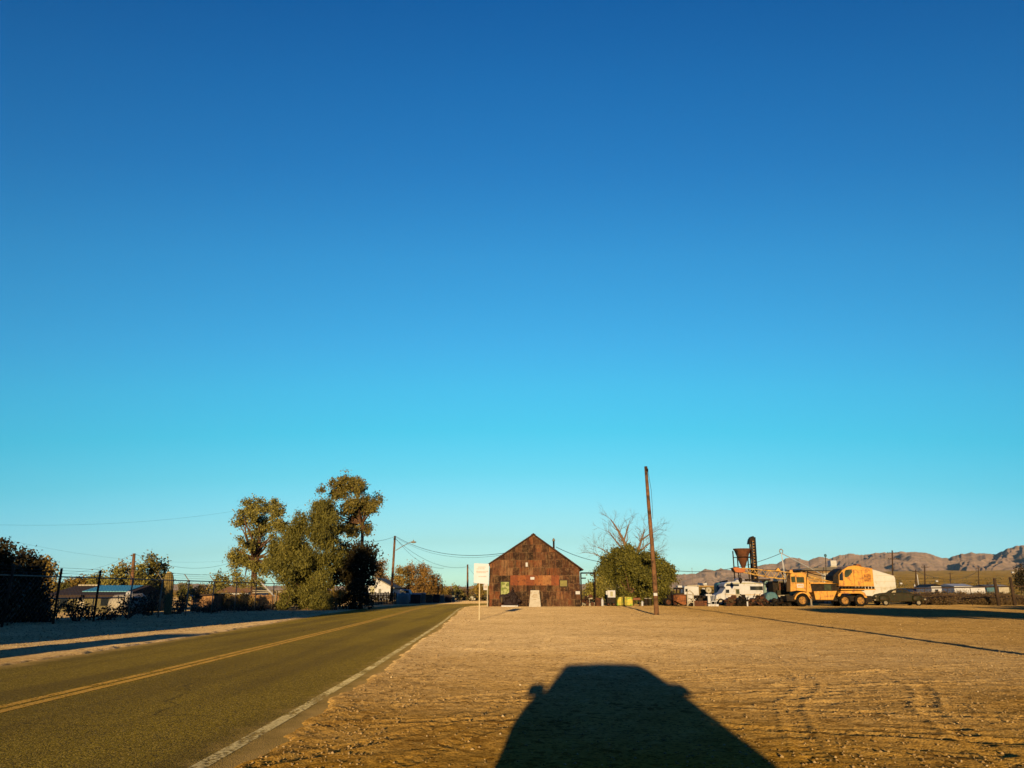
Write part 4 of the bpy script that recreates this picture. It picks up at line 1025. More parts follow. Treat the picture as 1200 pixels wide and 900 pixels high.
mb = MB(); ppoly(mb, [(896.5,705),(898.5,695.2),(903,693.6),(909,694.2),(913,701),(914,706.4),(902,707)], 80.6, 1.0); mb.build('tarp', bluegrey, t, bevel=.12)
mb = MB(); ppoly(mb, [(912,697.6),(919,697.2),(922,701),(914,702.6)], 80.9, .15); mb.build('pale_sheet', cream2, t)
q = W(844,690,MY+4); t = thing('blue_tarp', 'blue tarp covered load behind the motorhome cab', 'tarp', (q.x,MY+4,0))
mb = MB(); ppoly(mb, [(838,704),(841,694),(840.5,684),(843,682.6),(848.5,681.8),(853,680.6),(853,704)], MY+4, 1.6); mb.build('tarp', bluegrey, t, bevel=.12)
mb = MB(); ppoly(mb, [(845,682.6),(846,681.4),(852.5,679.8),(853.6,681.4)], MY+3.9, 1.0); mb.build('dark_cover', dark_metal, t)
# low heaps along the lot edge
heap('scrap_heap', 'brown tangle of brush and wire in front of the motorhome door', 'scrap', 853, 862, 698, 80, [('wire_tangle', M('brown_wire', (.05,.03,.014), .9)), ('rusty_scrap', rust)], 13, 40)
heap('tyre_pile', 'black pile of old tyres in front of the motorhome', 'tyres', 862.5, 875, 697, 79.6, [('tyre', black_rubber), ('wheel_rim', dark_metal)], 15, 46)
heap('log_pile', 'low dark pile of timbers and pipes under the motorhome side window', 'timber', 877, 900, 698.5, 79.8, [('timber', dark_wood), ('pipe', dark_metal), ('rusty_scrap', rust)], 18, 60)
heap('scrap_heap', 'long dark scrap row left of the crane front wheel', 'scrap', 899, 927, 702, 79.4, [('metal_scrap', dark_metal), ('tyre', black_rubber)], 22, 60)
q = W(876,710,79.2); t = thing('white_stake', 'short white stake in the dirt between tyres and timbers', 'stake', (q.x,79.2,0))
mb = MB(); pbox(mb, 875.2, 876.8, 705.2, 711, 79.2, .1, True); mb.build('shaft', cream, t)
mb = MB(); pbox(mb, 875.0, 877.0, 704.8, 705.3, 79.18, .14); mb.build('cap', cream2, t)
# drilling rig behind the crane cab
q = W(915,706,81); t = thing('drill_rig', 'dark drilling rig with upright brown pipes behind the crane cab', 'drill rig', (q.x,81,0))
mb = MB(); pbox(mb, 906, 926, 697, 704, 81, 2.2); mb.build('deck', olive_paint, t)
mb = MB(); pbox(mb, 906, 912.5, 681, 697, 81.3, 1.6); mb.build('engine_cover', dark_metal, t)
mb = MB()
for xx in (914,916.5,919,921.5,924): a = W(xx,697,81); b = W(xx-.3,682.5,81); mb.tube(a,b,.10,n=10)
mb.build('pipe_rack', rust, t)
mb = MB(); ppoly(mb, [(911,697),(911,691.6),(925,691.6),(925,697)], 80.9, .1); mb.build('guard', olive_paint, t)
for xx in (910,921):
    for dy in (.1,2.1): c = W(xx,705,81); wheel(t, (c.x,81+dy,.48), .48, .28, rust)
# ================================================================== HOPPER AND ELEVATOR
HY = 88
rust_cone = M('brown_cone_rust', (.078,.026,.010), .85, .4, 1.6, dirt=(.04,.016,.008), dirt_amt=.4)
q = W(869,704,HY); t = thing('ore_hopper', 'rusty cone shaped ore hopper on thin legs above the motorhome', 'hopper', (q.x,HY,0))
c0 = W(869.5,643.2,HY); c1 = W(869.5,666,HY); s = SC(869,650,HY)
mb = MB(); k = math.sqrt(2)
def ring4(z, hw): return [(c0.x-hw,HY-hw,z),(c0.x+hw,HY-hw,z),(c0.x+hw,HY+hw,z),(c0.x-hw,HY+hw,z)]
mb.lathe((c0.x,HY,0),[(9.3*s,c0.z),(9.8*s,c0.z),(1.9*s,c1.z),(1.6*s,c1.z-.35)],24); mb.build('cone', rust_cone, t, smooth=False)
mb = MB(); mb.lathe((c0.x,HY,c0.z-.12),[(9.6*s,0),(10.2*s,0),(10.2*s,.14),(9.4*s,.14)],24,'z',False)
mb.build('rim_band', rust, t)
for sx in (-1,1):
    for sy in (-1,1):
        mb = MB(); mb.tube((c0.x+sx*8.6*s,HY+sy*8.6*s,-.1),(c0.x+sx*8.6*s,HY+sy*8.6*s,c0.z-.2),.07,n=8); mb.build('leg', dark_metal, t)
mb = MB(); zz = W(869,653,HY).z
for sy in (-1,1): mb.tube((c0.x-8.6*s,HY+sy*8.6*s,zz),(c0.x+14*s,HY+sy*8.6*s,zz),.05,n=6)
mb.build('tie_bar', dark_metal, t)
EY = 88.5
b = W(886.8,704,EY); a = W(882.3,629.5,EY)
t = thing('bucket_elevator', 'tall dark rusty bucket elevator leaning beside the ore hopper', 'elevator', (b.x,EY,0))
mb = MB(); d = (a-b).normalized(); sd = Vector((d.z,0,-d.x)); s = SC(884,660,EY)
for sg in (-1,1):
    mb.path([Vector((b.x,EY,-.1))+sd*sg*2.1*s, a+sd*sg*2.1*s], .10, 6); mb.path([Vector((b.x,EY+.6,-.1))+sd*sg*2.1*s, a+Vector((0,.6,0))+sd*sg*2.1*s], .10, 6)
mb.build('rail', dark_metal, t)
mb = MB(); L_ = (a-Vector((b.x,EY,0))).length
for i in range(24):
    p = Vector((b.x,EY,0))+d*(L_*(i+.5)/24); mb.obox(p+Vector((0,.3,0)), (3.8*s,.5,.15), (0, math.atan2(d.x,d.z), 0))
mb.build('bucket', M('tan_bucket', (.17,.09,.035), .8, .3, 3), t)
mb = MB(); ppoly(mb, [(877.6,637.5),(878.4,632.0),(880.4,629.2),(882.8,628.0),(885.0,630.2),(885.2,634),(880.6,633),(880.4,637.4)], EY-.1, .8); mb.build('head_housing', dark_metal, t, bevel=.03)
mb = MB(); mb.path([W(879,637,EY), W(881,645,EY), W(881,660,EY)], .05, 6); mb.build('chute_pipe', galv, t)

# ================================================================== CRANE
KY = 77.5
rim_y = M('dirty_yellow_rim', (.24,.115,.022), .7, .3, 3, dirt=(.05,.025,.010), dirt_amt=.5)
q = W(965,710,KY); t = thing('mobile_crane', 'faded yellow truck crane with lattice boom lowered to the left', 'crane', (q.x,KY,0))
mb = MB(); pbox(mb, 922, 1022, 698.2, 704.5, KY+.25, 1.8); mb.build('chassis', dark_metal, t)
mb = MB(); ppoly(mb, [(926.4,693.4),(926.2,672.6),(929,671.4),(943.4,671.6),(944.8,673),(945.4,694),(941,692.6),(933,692.2)], KY, 1.15); cabo = mb.build('carrier_cab', yellow, t, bevel=.04)
mb = MB(); pbox(mb, 927.2, 931.8, 675.6, 682.4, KY-.012, .02); mb.build('cab_window', glass_green, t)
mb = MB(); pbox(mb, 933.4, 942.4, 676.2, 682.8, KY-.012, .02); wnd = mb.build('cab_window', glass_green, t)
mb = MB(); pbox(mb, 934.0, 941.8, 684.2, 688.6, KY-.014, .02); pl = mb.build('door_plate', cream, t)
mb = MB()
for k in range(4): pbox(mb, 935+k*1.6, 936.1+k*1.6, 685.2, 687.4, KY-.017, .003)
lt = mb.build('plate_lettering', M('faded_plate_ink', (.36,.20,.08), .6), None); lt.parent = pl
for v in lt.data.vertices: v.co -= parent_loc(pl)
mb = MB(); pbox(mb, 925.4, 945.8, 671.0, 671.8, KY-.06, 1.3); mb.build('cab_roof', yellow, t)
# front fender arch
def arch(xc, yc, r0, r1, Y, depth, a0=180, a1=0):
    n = 12; pts = []
    for i in range(n+1):
        an = R(a0+(a1-a0)*i/n); pts.append((xc+math.cos(an)*r1, yc-math.sin(an)*r1))
    for i in range(n, -1, -1):
        an = R(a0+(a1-a0)*i/n); pts.append((xc+math.cos(an)*r0, yc-math.sin(an)*r0))
    m = MB(); ppoly(m, pts, Y, depth); return m
mb = arch(940.5, 703.2, 8.0, 9.6, KY-.12, .7, 175, 20); mb.build('fender', yellow, t)
mb = MB(); ppoly(mb, [(945.5,692),(949,696),(952.5,703),(951,706),(949.5,703),(945,696)], KY-.1, .5); mb.build('step', yellow, t)
mb = MB(); ppoly(mb, [(945.6,694),(945.6,676),(949.5,683.2),(951.5,694)], KY+.1, 1.2); mb.build('cowl_panel', yellow, t)
mb = MB(); ppoly(mb, [(953.8,692.8),(981,692.4),(976.5,703),(956,702.8)], KY, 1.9); mb.build('side_tank', yellow, t, bevel=.03)
mb = MB(); pbox(mb, 950, 983, 683.6, 692.6, KY+.5, 1.2); mb.build('engine_bay', dark_metal, t)
mb = MB(); pbox(mb, 966, 974, 684.6, 692, KY+.46, .03); mb.build('bay_glass', glass_green, t)
mb = MB(); pbox(mb, 948, 984, 682.6, 684, KY+.1, 1.9); mb.build('deck_plate', yellow, t)
mb = MB()
ppoly(mb, [(981.5,699),(982.5,694.6),(985.5,692.4),(1009,692.2),(1013.5,694.6),(1016.6,700.5),(1013.8,700.5),(1011.0,696.6),(1008,695.6),(986.5,695.6),(984.6,699)], KY-.15, 2.5); mb.build('fender', yellow, t, bevel=.03)
mb = MB(); pbox(mb, 1013, 1022, 700.6, 705.6, KY, 1.9); mb.build('rear_block', dark_metal, t)
s = SC(960,704,KY)
for xx, r in ((940.5,7.3),(990.2,6.9),(1008.6,7.0)):
    c = W(xx,704,KY)
    for dy in (.15, 1.95): wheel(t, (c.x,KY+dy,r*s*.98), r*s, .36, rim_y)
# outrigger
mb = MB(); a = W(950.6,706.2,KY-.3); mb.tube((a.x,KY-.3,.1),(a.x,KY-.3,a.z+.35),.10,n=10); mb.lathe((a.x,KY-.3,.05),[(.25,0),(.25,.06),(.1,.12)],14); mb.build('outrigger', galv, t)
# turning house
mb = MB(); c = W(997,690.6,KY+1.1); mb.lathe((c.x,KY+1.1,W(997,692.4,KY).z),[(1.2,0),(1.2,.12),(1.1,.34)],28); mb.build('turntable', dark_metal, t)
H_ = [(983.0,687.0),(983.4,682.6),(982.9,673.6),(987.2,668.0),(993.6,663.8),(1000,662.6),(1004,662.8),(1010,664.0),(1022.5,666.0),(1024.6,687.2)]
mb = MB(); ppoly(mb, H_, KY-.2, 2.5); hs = mb.build('house', yellow, t, bevel=.05)
mb = MB(); ppoly(mb, [(983.8,680.0),(983.6,673.6),(987.4,669.6),(988.2,680.4)], KY-.212, .02); mb.build('house_window', glass_dark, t)
mb = MB(); ppoly(mb, [(990.0,676.2),(989.8,670.2),(991.2,667.6),(998.0,667.2),(998.6,670.8),(994.6,675.4),(992,676.6)], KY-.212, .02); mb.build('house_window', glass_green, t)
mb = MB(); pbox(mb, 1010.6, 1010.9, 668, 686.4, KY-.21, .012); pbox(mb, 1000.6, 1000.9, 667, 686.4, KY-.21, .012); mb.build('panel_seam', rust, t)
mb = MB(); ppoly(mb, [(976.2,683.5),(976.4,674.5),(980,670.6),(985.8,666.2),(986.6,667.2),(982.4,673.2),(982.6,683.8)], KY-.05, 1.9); mb.build('windshield', dark_metal, t)
mb = MB()
for k in range(11): pbox(mb, 986.2+k*3.7, 987.9+k*3.7, 687.4, 690.4, KY-.15, .25)
mb.build('lower_louvre', dark_metal, t)
mb = MB(); pbox(mb, 985.5, 1026, 690.2, 691.4, KY-.2, 2.3); mb.build('counter_deck', yellow, t)
mb = MB()
for x0_,x1_,y0_,y1_ in ((932.3,932.6,674,692),(926.6,945,683.2,683.5),(961,961.3,693,702.4),(969.5,969.8,693,702.4)): pbox(mb, x0_, x1_, y0_, y1_, KY-.010, .012)
mb.build('body_seam', rust, t)
mb = MB(); a = W(946.5,676,KY-.1); b = W(946.5,669.5,KY-.1); mb.tube(a,b,.06,n=8); mb.build('exhaust_stack', dark_metal, t)
mb = MB(); mb.path([W(985,693.5,KY-.2),W(981,697,KY-.25),W(983,701,KY-.2),W(986,703,KY)], .04, 6); mb.path([W(949,699,KY-.15),W(953,704,KY-.2),W(958,703.6,KY-.1)], .04, 6); mb.build('hose', black_rubber, t)
mb = MB(); mb.path([W(948,683,KY+.05),W(948,679,KY+.05),W(966,680.4,KY+.05),W(981,682.4,KY+.05)], .022, 6); mb.build('hand_rail', yellow, t)
mb = MB(); a = W(924.6,676.5,KY-.25); mb.box(a.x-.09,a.x+.09,KY-.3,KY-.26,a.z-.16,a.z+.16); mb.build('wing_mirror', dark_metal, t)
mb = MB(); pbox(mb, 1003, 1020, 668.6, 668.9, KY-.21, .012); pbox(mb, 1012.5, 1020.5, 672.4, 681.5, KY-.206, .008); mb.build('access_panel', M('rust_bled_yellow', (.30,.12,.016), .7, .35, 3, dirt=(.12,.04,.012), dirt_amt=.5), t)
# lattice boom
def boomp(x, yt, yb): a = W(x,yt,KY+1); b = W(x,yb,KY+1); return a.x, a.z, b.z
st = [(862,666.2,669.6),(872,666.0,671.0),(885,667.2,673.4),(900,668.6,676.4),(915,669.8,678.2),(930,671.6,679.0),(945,674.6,681.6),(960,678.6,685.0),(974,682.4,687.6),(984,686.6,689.6)]
bp = [boomp(*q) for q in st]; mb = MB()
for dy in (.55, 1.45):
    mb.path([(x,KY+dy,zt) for x,zt,zb in bp], .034, 6); mb.path([(x,KY+dy,zb) for x,zt,zb in bp], .034, 6)
boom_y = M('pale_boom_paint', (.40,.235,.065), .6, .25, 2, dirt=(.16,.07,.02), dirt_amt=.35)
bc = mb.build('boom', boom_y, t)
mb = MB()
nseg = 26
def bi(u):
    f = u*(len(bp)-1); i = min(int(f), len(bp)-2); k = f-i; return [bp[i][j]*(1-k)+bp[i+1][j]*k for j in range(3)]
for i in range(nseg):
    p0 = bi(i/nseg); p1 = bi((i+1)/nseg)
    for dy in (.55, 1.45):
        mb.tube((p0[0],KY+dy,p0[1] if i % 2 else p0[2]),(p1[0],KY+dy,p1[2] if i % 2 else p1[1]),.022,n=5)
    mb.tube((p0[0],KY+(.55 if i % 2 else 1.45),p0[1]),(p1[0],KY+(1.45 if i % 2 else .55),p1[1]),.018,n=5)
lc = mb.build('lacing', boom_y, None); lc.parent = bc
for v in lc.data.vertices: v.co -= parent_loc(bc)
mb = MB(); ppoly(mb, [(858.8,665.4),(863,664.6),(870,666.0),(874,667.2),(873,670.8),(868,671.0),(862,670.6)], KY+.5, 1.0); mb.build('boom_tip', orange_red, t, bevel=.04)
mb = MB(); c = W(861.5,667.6,KY+1); mb.lathe((c.x,KY+.9,c.z),[(.1,-.1),(.3,-.1),(.24,0),(.3,.1),(.1,.1)],16,'y'); mb.build('sheave', dark_metal, t)
mb = MB(); a = W(868,671,KY+1); b = W(867.5,677,KY+1); mb.tube(a,b,.03,n=5); mb.lathe((b.x,KY+1,b.z-.3),[(.04,-.28),(.2,0),(.16,.22),(.06,.3)],10); mb.build('hook_block', dark_metal, t)
mb = MB(); ppoly(mb, [(908.6,669.6),(910.6,666.6),(912,665.2),(915,669.2),(915,670.4)], KY+.7, .5); mb.build('boom_bracket', yellow, t)
mb = MB(); ppoly(mb, [(925,671.6),(925.6,667.8),(928.6,667.4),(929.4,671.6)], KY+.5, .9); mb.build('boom_rest', yellow, t)
mb = MB(); mb.tube(W(985,669,KY+1), W(930,669.4,KY+1), .03, n=5); mb.tube(W(985,669,KY+1.3), W(885,667.4,KY+1.3), .025, n=5); mb.build('pendant_cable', dark_metal, t)
mb = MB(); ppoly(mb, [(1003,662.8),(1004.5,660.8),(1008,661.4),(1010,664)], KY+.5, .8); mb.build('exhaust_hood', rust_bright, t)

# ------------------------------------------------------------------ behind the crane
DY = 92
q = W(916,700,DY); t = thing('tripod_mast', 'white steel tripod mast with a ring on top behind the crane', 'mast', (q.x,DY,0))
top = W(915.6,648.2,DY)
mb = MB(); f1 = W(919.5,706,DY); f2 = W(926.5,706,DY+2); f3 = W(950.5,666.4,DY+5)
mb.tube(top, (f1.x,DY-1,0), .04, .045, 8); mb.build('leg', cream, t)
mb = MB(); mb.tube(top, (f2.x,DY+2,0), .04, .045, 8); mb.build('leg', cream, t)
mb = MB(); d = (f3-top); mb.tube(top, top+d*2.45, .055, .055, 8); mb.build('leg', cream, t)
mb = MB(); 
ringp = [top+Vector((math.cos(R(an))*.19,0,.22+math.sin(R(an))*.23)) for an in range(-60,241,20)]
mb.path(ringp, .055, 8); mb.build('ring', galv, t)
wire_thing(top, W(785,668,96), .9, 'cable sagging from the white tripod mast toward the round bush', .03)
q = W(970,690,100); t = thing('long_shed', 'long low tan shed with grey roof behind the crane boom', 'shed', (q.x,100,0))
mb = MB(); pbox(mb, 940, 1003, 668, 704, 100, 7, True); mb.build('wall', M('tan_block_wall', (.17,.105,.05), .85, .25, 1), t)
mb = MB(); ppoly(mb, [(936,668.4),(946,665.8),(972,664.4),(1004,665),(1004,668.4)], 99.5, 8); mb.build('roof', M('grey_shed_roof', (.085,.07,.06), .7, .3, 1), t)
mb = MB(); pbox(mb, 940.5, 962, 670.2, 671.2, 99.96, .03); mb.build('fascia', rust, t)
mb = MB(); pbox(mb, 964, 980, 671.5, 704, 99.9, .08, True); mb.build('pale_door', cream2, t)
zr = W(977,664.6,102).z
t = thing('rooftop_cooler', 'white boxy cooler sitting on the grey shed roof', 'cooler', (W(977,664,102).x,102,zr))
mb = MB(); pbox(mb, 973.5, 980.3, 656.8, 662.6, 102, 1.0); mb.build('cabinet', cream, t)
mb = MB(); ppoly(mb, [(973,664.8),(973.8,662.6),(980,662.6),(981.4,664.8)], 101.9, 1.2); mb.build('skirt', cream2, t)
mb = MB(); 
for k in range(4): pbox(mb, 974.2, 979.6, 657.8+k*1.1, 658.2+k*1.1, 101.985, .012)
mb.build('louvre', M('cooler_slot', (.30,.26,.18), .7), t)
q = W(967.6,690,98.6); t = thing('lamp_post', 'thin dark lamp post with round head behind the crane', 'lamp post', (q.x,98.6,0))
mb = MB(); a = W(967.4,652,98.6); mb.tube((q.x,98.6,0),(a.x,98.6,a.z),.05,.04,8); mb.build('shaft', dark_metal, t)
mb = MB(); mb.ball((a.x,98.6,a.z+.1),(.17,.17,.2),10,7); mb.build('lamp_head', bluegrey, t)
TY = 83
q = W(1030,704,TY); t = thing('white_trailer', 'large cream white trailer shell with sloping top right of the crane', 'trailer', (q.x,TY,0))
shell = M('bleached_trailer_shell', (.36,.34,.33), .6, .10, .9, dirt=(.28,.24,.18), dirt_amt=.3)
mb = MB(); ppoly(mb, [(986,697),(986,672),(1012,665.4),(1022.6,667.0),(1026,668.0),(1047.6,674.6),(1049.2,677),(1050.6,689.5),(1040,693.5),(1029.5,699.6),(1020,700.4),(1000,698)], TY, 2.8); mb.build('shell', shell, t, bevel=.08)
mb = MB()
for yy in (674.5,681.5,688.5): pbox(mb, 1026, 1049.5, yy-.12, yy+.12, TY-.012, .014)
mb.build('panel_seam', M('shell_seam', (.28,.23,.15), .7), t)
mb = MB(); pbox(mb, 1004, 1028, 700.2, 703, TY+.3, 2.2); mb.build('underframe', dark_metal, t)
for xx in (1005,1014):
    for dy in (.3,2.4): c = W(xx,705,TY); wheel(t, (c.x,TY+dy,.42), .42, .24, rust)

# ------------------------------------------------------------------ old green sedan
CY = 82
q = W(1053,707,CY); t = thing('old_sedan', 'dusty dark olive old sedan with rounded fenders facing left', 'car', (q.x,CY,0))
mb = MB(); ppoly(mb, [(1025.6,704.5),(1026.4,699.2),(1030,696.4),(1036,695.0),(1043.2,694.4),(1057,694.2),(1066,695.0),(1076,697.0),(1082.6,699.4),(1084.0,702.4),(1083,705),(1060,705.4),(1040,705.6)], CY, 1.65); mb.build('body', olive_paint, t, bevel=.09)
mb = MB(); ppoly(mb, [(1042.4,695.0),(1045.4,692.2),(1048.6,690.9),(1054.5,690.3),(1061,690.9),(1065.4,692.8),(1070.2,696.2)], CY+.14, 1.36); mb.build('cabin', olive_paint, t, bevel=.08)
for pts in ([(1044.6,694.4),(1046.8,692.4),(1049.6,691.9),(1049.8,694.4)], [(1050.8,694.4),(1050.8,691.7),(1056.6,691.6),(1057.2,694.4)], [(1058.2,694.4),(1057.8,691.7),(1061.4,692.1),(1065,694.4)]):
    mb = MB(); ppoly(mb, pts, CY+.125, .02); mb.build('window', glass_dark if pts[0][0] > 1046 else M('dusty_glass', (.26,.21,.14), .3, bmp=0), t)
for xx, rx in ((1036,6.4),(1074.5,6.0)):
    for dy in (-.02,1.67):
        c = W(xx,701.4,CY); s = SC(xx,700,CY); mb = MB(); mb.ball((c.x,CY+dy,c.z),(rx*s,.22,4.2*s),16,8,.8); mb.build('fender', olive_paint, t, smooth=True)
    for dy in (-.10,1.75):
        c = W(xx+.8,704,CY); wheel(t, (c.x,CY+dy,3.6*SC(xx,704,CY)), 3.6*SC(xx,704,CY), .2, galv)
mb = MB(); pbox(mb, 1024.6, 1026.6, 702.2, 703.8, CY-.1, 1.85); mb.build('bumper', galv, t)
mb = MB(); pbox(mb, 1083, 1085.4, 701.6, 703.2, CY-.1, 1.85); mb.build('bumper', galv, t)
for dy in (.15,1.5): mb = MB(); c = W(1027.5,699.4,CY); mb.ball((c.x,CY+dy,c.z),.14,10,6); mb.build('headlight', galv, t, smooth=True)
mb = MB(); pbox(mb, 1057.4, 1057.7, 694.6, 704.6, CY-.006, .01); pbox(mb, 1049.8, 1050.1, 694.6, 704.6, CY-.006, .01); mb.build('door_seam', dark_metal, t)
mb = MB(); pbox(mb, 1047.2, 1048.6, 696.4, 696.9, CY-.03, .03); mb.build('door_handle', galv, t)

# ================================================================== RIGHT: POSTS, RAILS, SAGE, FAR YARD
FY = 84
q = W(1168,703,FY); t = thing('post_fence', 'two stout dark wooden posts joined by long dark rails', 'fence', (q.x,FY,0))
for xb, xt, yt in ((1169.6,1164.6,677.6),(1188.6,1183.0,676.4)):
    a = W(xb,703.5,FY); b = W(xt,yt,FY); mb = MB(); mb.path([(a.x,FY,-.1),(a.x-.02,FY,b.z*.5),(b.x+.05,FY,b.z)], [.17,.16,.14], 10); mb.build('post', dark_wood, t, smooth=True)
for y0, y1 in ((689.6,686.8),(697.0,698.6)):
    mb = MB(); a = W(1062,y0,FY+.2); b = W(1215,y1,FY+.2); mb.tube(a,b,.06,n=8); mb.build('rail', dark_wood, t)
for xx in (1085,1112,1139,1205):
    a = W(xx,704,FY+.3); z = W(xx,689,FY+.3).z; mb = MB(); mb.tube((a.x,FY+.3,-.1),(a.x,FY+.3,z),.035,n=6); mb.build('stake', dark_wood, t)

# far yard houses
def far_house(x0, x1, ye, yr, Y, label, wm, rm, ridge='x', depth=7, win=2):
    q = W((x0+x1)/2, 694, Y); z = plain_z(q.x, Y)
    t = thing('far_house', label, 'house', (q.x,Y,z), 'houses far across the plain')
    a = W(x0,ye,Y); b = W(x1,ye,Y); r = W((x0+x1)/2,yr,Y)
    mb = MB(); mb.box(a.x,b.x,Y,Y+depth,z-.3,a.z); mb.build('wall', wm, t)
    mb = MB(); ov = (b.x-a.x)*.04+.1
    if ridge == 'x': mb.prism_x([(Y-.4,a.z+.005),(Y+depth+.4,a.z+.005),(Y+depth/2,r.z)], a.x-ov, b.x+ov)
    else: mb.prism([(a.x-ov,a.z+.005),(b.x+ov,a.z+.005),((a.x+b.x)/2,r.z)], Y-.4, Y+depth+.4)
    mb.build('roof', rm, t)
    for k in range(win):
        xx = a.x+(b.x-a.x)*(k+.5)/win; mb = MB(); mb.box(xx-.4,xx+.4,Y-.03,Y-.005,z+1.0,z+1.9); mb.build('window', glass_dark, t)
    return t
far_house(1091,1103,687.0,684.4,190,'far dark gabled house with white front beyond the rails', cream, dark_metal, 'y', 7, 1)
far_house(1118,1139,687.0,684.0,230,'far long white house with a lumpy white roof', cream, cream, 'x', 9, 0)
far_house(1139,1154,688.2,687.0,235,'far low white wing right of the long white house', cream, cream2, 'x', 8, 0)
far_house(1156,1167,687.4,685.0,250,'far grey blue house just left of the wooden posts', bluegrey, M('grey_shed_roof', None), 'x', 7, 0)
far_house(1170,1182,687.4,685.0,255,'far pale roofed house between the wooden posts', cream2, cream2, 'x', 7, 0)
far_house(1069,1088,690,689,200,'far low cream slab building carrying two tanks', cream, cream2, 'x', 8, 0)
for xx, w_, yt, lab in ((1072.4,1.4,685,'short cream tank on the far low cream building'),(1077,.9,673.0,'tall cream chimney tank on the far low cream building')):
    c = W(xx,690,201.5); zt = W(xx,yt,201.5).z; z0 = W(xx,689,201.5).z
    t = thing('water_tank', lab, 'tank', (c.x,201.5,z0)); s = SC(xx,690,201.5)
    mb = MB(); mb.lathe((c.x,201.5,z0-.3),[(w_*s/2,0),(w_*s/2,(zt-z0)*.9+.3),(w_*s*.3,zt-z0+.3)],12); mb.build('tank', cream, t, smooth=True)
    mb = MB(); mb.lathe((c.x,201.5,zt-.02),[(w_*s*.2,0),(w_*s*.15,.15)],8); mb.build('cap', cream2, t)
for xx, yy, Y, lab in ((1055.6,679,900,'tiny white house on the plain right of the trailer shell'),(1097.6,677.6,1100,'tiny white house on the plain above the dark gabled house'),(1186,662.6,2600,'tiny white ranch house high on the slope at the right')):
    q = W(xx,yy,Y); z = plain_z(q.x,Y); s = SC(xx,yy,Y)
    t = thing('ranch_house', lab, 'house', (q.x,Y,z)); mb = MB(); mb.box(q.x-1.3*s,q.x+1.3*s,Y,Y+2*s,z-1,z+1.3*s); mb.build('wall', cream, t)
    mb = MB(); mb.prism_x([(Y-.1*s,z+1.3*s),(Y+2.1*s,z+1.3*s),(Y+s,z+2*s)], q.x-1.5*s, q.x+1.5*s); mb.build('roof', cream2, t)
for k, (xb, yt, Y, lab) in enumerate(((1045.5,645.0,150,'tall distant utility pole with cross arms above the trailer shell'),(1073,667.5,215,'distant utility pole left of the paired pole'),(1083.4,662.5,215,'distant utility pole above the rails, right of the tanks'),
        (1113.4,671,330,'small distant utility pole above the far long white house'),(1146.5,664.5,330,'distant utility pole right of the far long white house'),(1196.5,660.5,260,'distant utility pole beside the dark tree at the right edge'),(1156.8,682,330,'tiny distant pole over the far grey blue house'))):
    upole(xb, 692, yt, Y, lab, 'utility poles across the far plain', r=.16 if Y < 200 else .20, mat=dark_wood, arms=((.5,1.1),(1.6,1.1)) if k == 0 else ((.5,1.1),))
wire_thing(W(1073,669,215), W(1147,668,330), 3, 'distant power line strung between poles across the plain', .06)

# ================================================================== LEFT: FENCE AND YARDS
def fx(Y): return -19.9 + (Y-31)*.052
t = thing('chain_link_fence', 'chain link fence with barbed wire arms along the left shoulder', 'fence', (fx(46),46,0))
ys = [24.5,28,31.4,34.6,37.6,40.6,43.7,46.9,50.4,54.0,57.6,61.2,64.6]
rail_z = 2.0
for i, y in enumerate(ys):
    x = fx(y); thick = i in (2,3,4); hh = 2.36 if thick else 2.05
    mb = MB(); lean = .1 if i in (1,2) else 0.02
    mb.path([(x,y,-.1),(x+lean,y,hh)], .05 if thick else .035, 10); po = mb.build('post', dark_wood if thick else galv, t, smooth=True)
    if not thick:
        mb = MB(); mb.tube((x,y,2.0),(x-.30,y,2.38),.024,n=6); ao = mb.build('barb_arm', galv, None); ao.parent = po
        for v in ao.data.vertices: v.co -= parent_loc(po)
mb = MB(); mb.path([(fx(y)+.02,y,rail_z) for y in ys], .03, 6); mb.build('top_rail', galv, t)
for k in range(3):
    mb = MB(); mb.path([(fx(y)-.1*(k+1),y,2.02+.125*(k+1)) for y in ys], .006, 5); mb.build('barbed_wire', wire_mat, t)
mb = MB(); L_ = ys[-1]-ys[0]; st_ = .26
n = int((L_+1.9)/st_)
for i in range(-8, n):
    for sg in (1,-1):
        y0 = ys[0]+i*st_; a = (y0,0.03) if sg > 0 else (y0,1.98); b = (y0+1.95,1.98) if sg > 0 else (y0+1.95,.03)
        if a[0] < ys[0] or b[0] > ys[-1]: continue
        mb.path([(fx(a[0]),a[0],a[1]),(fx(b[0]),b[0],b[1])], .0035, 3, False)
mb.build('wire_mesh', galv, t)
t = thing('pipe_rail', 'long pale pipe rail behind the bushes at the far left', 'rail', (fx(34)-2,34,0))
mb = MB(); a = W(-30,702.5,37); b = W(146,700.4,48); mb.tube(a,b,.035,n=8); mb.build('rail', galv, t)
for k in range(5):
    p = a.lerp(b,k/4); mb = MB(); mb.tube((p.x,p.y,0),(p.x,p.y,p.z-.03),.03,n=6); mb.build('post', galv, t)

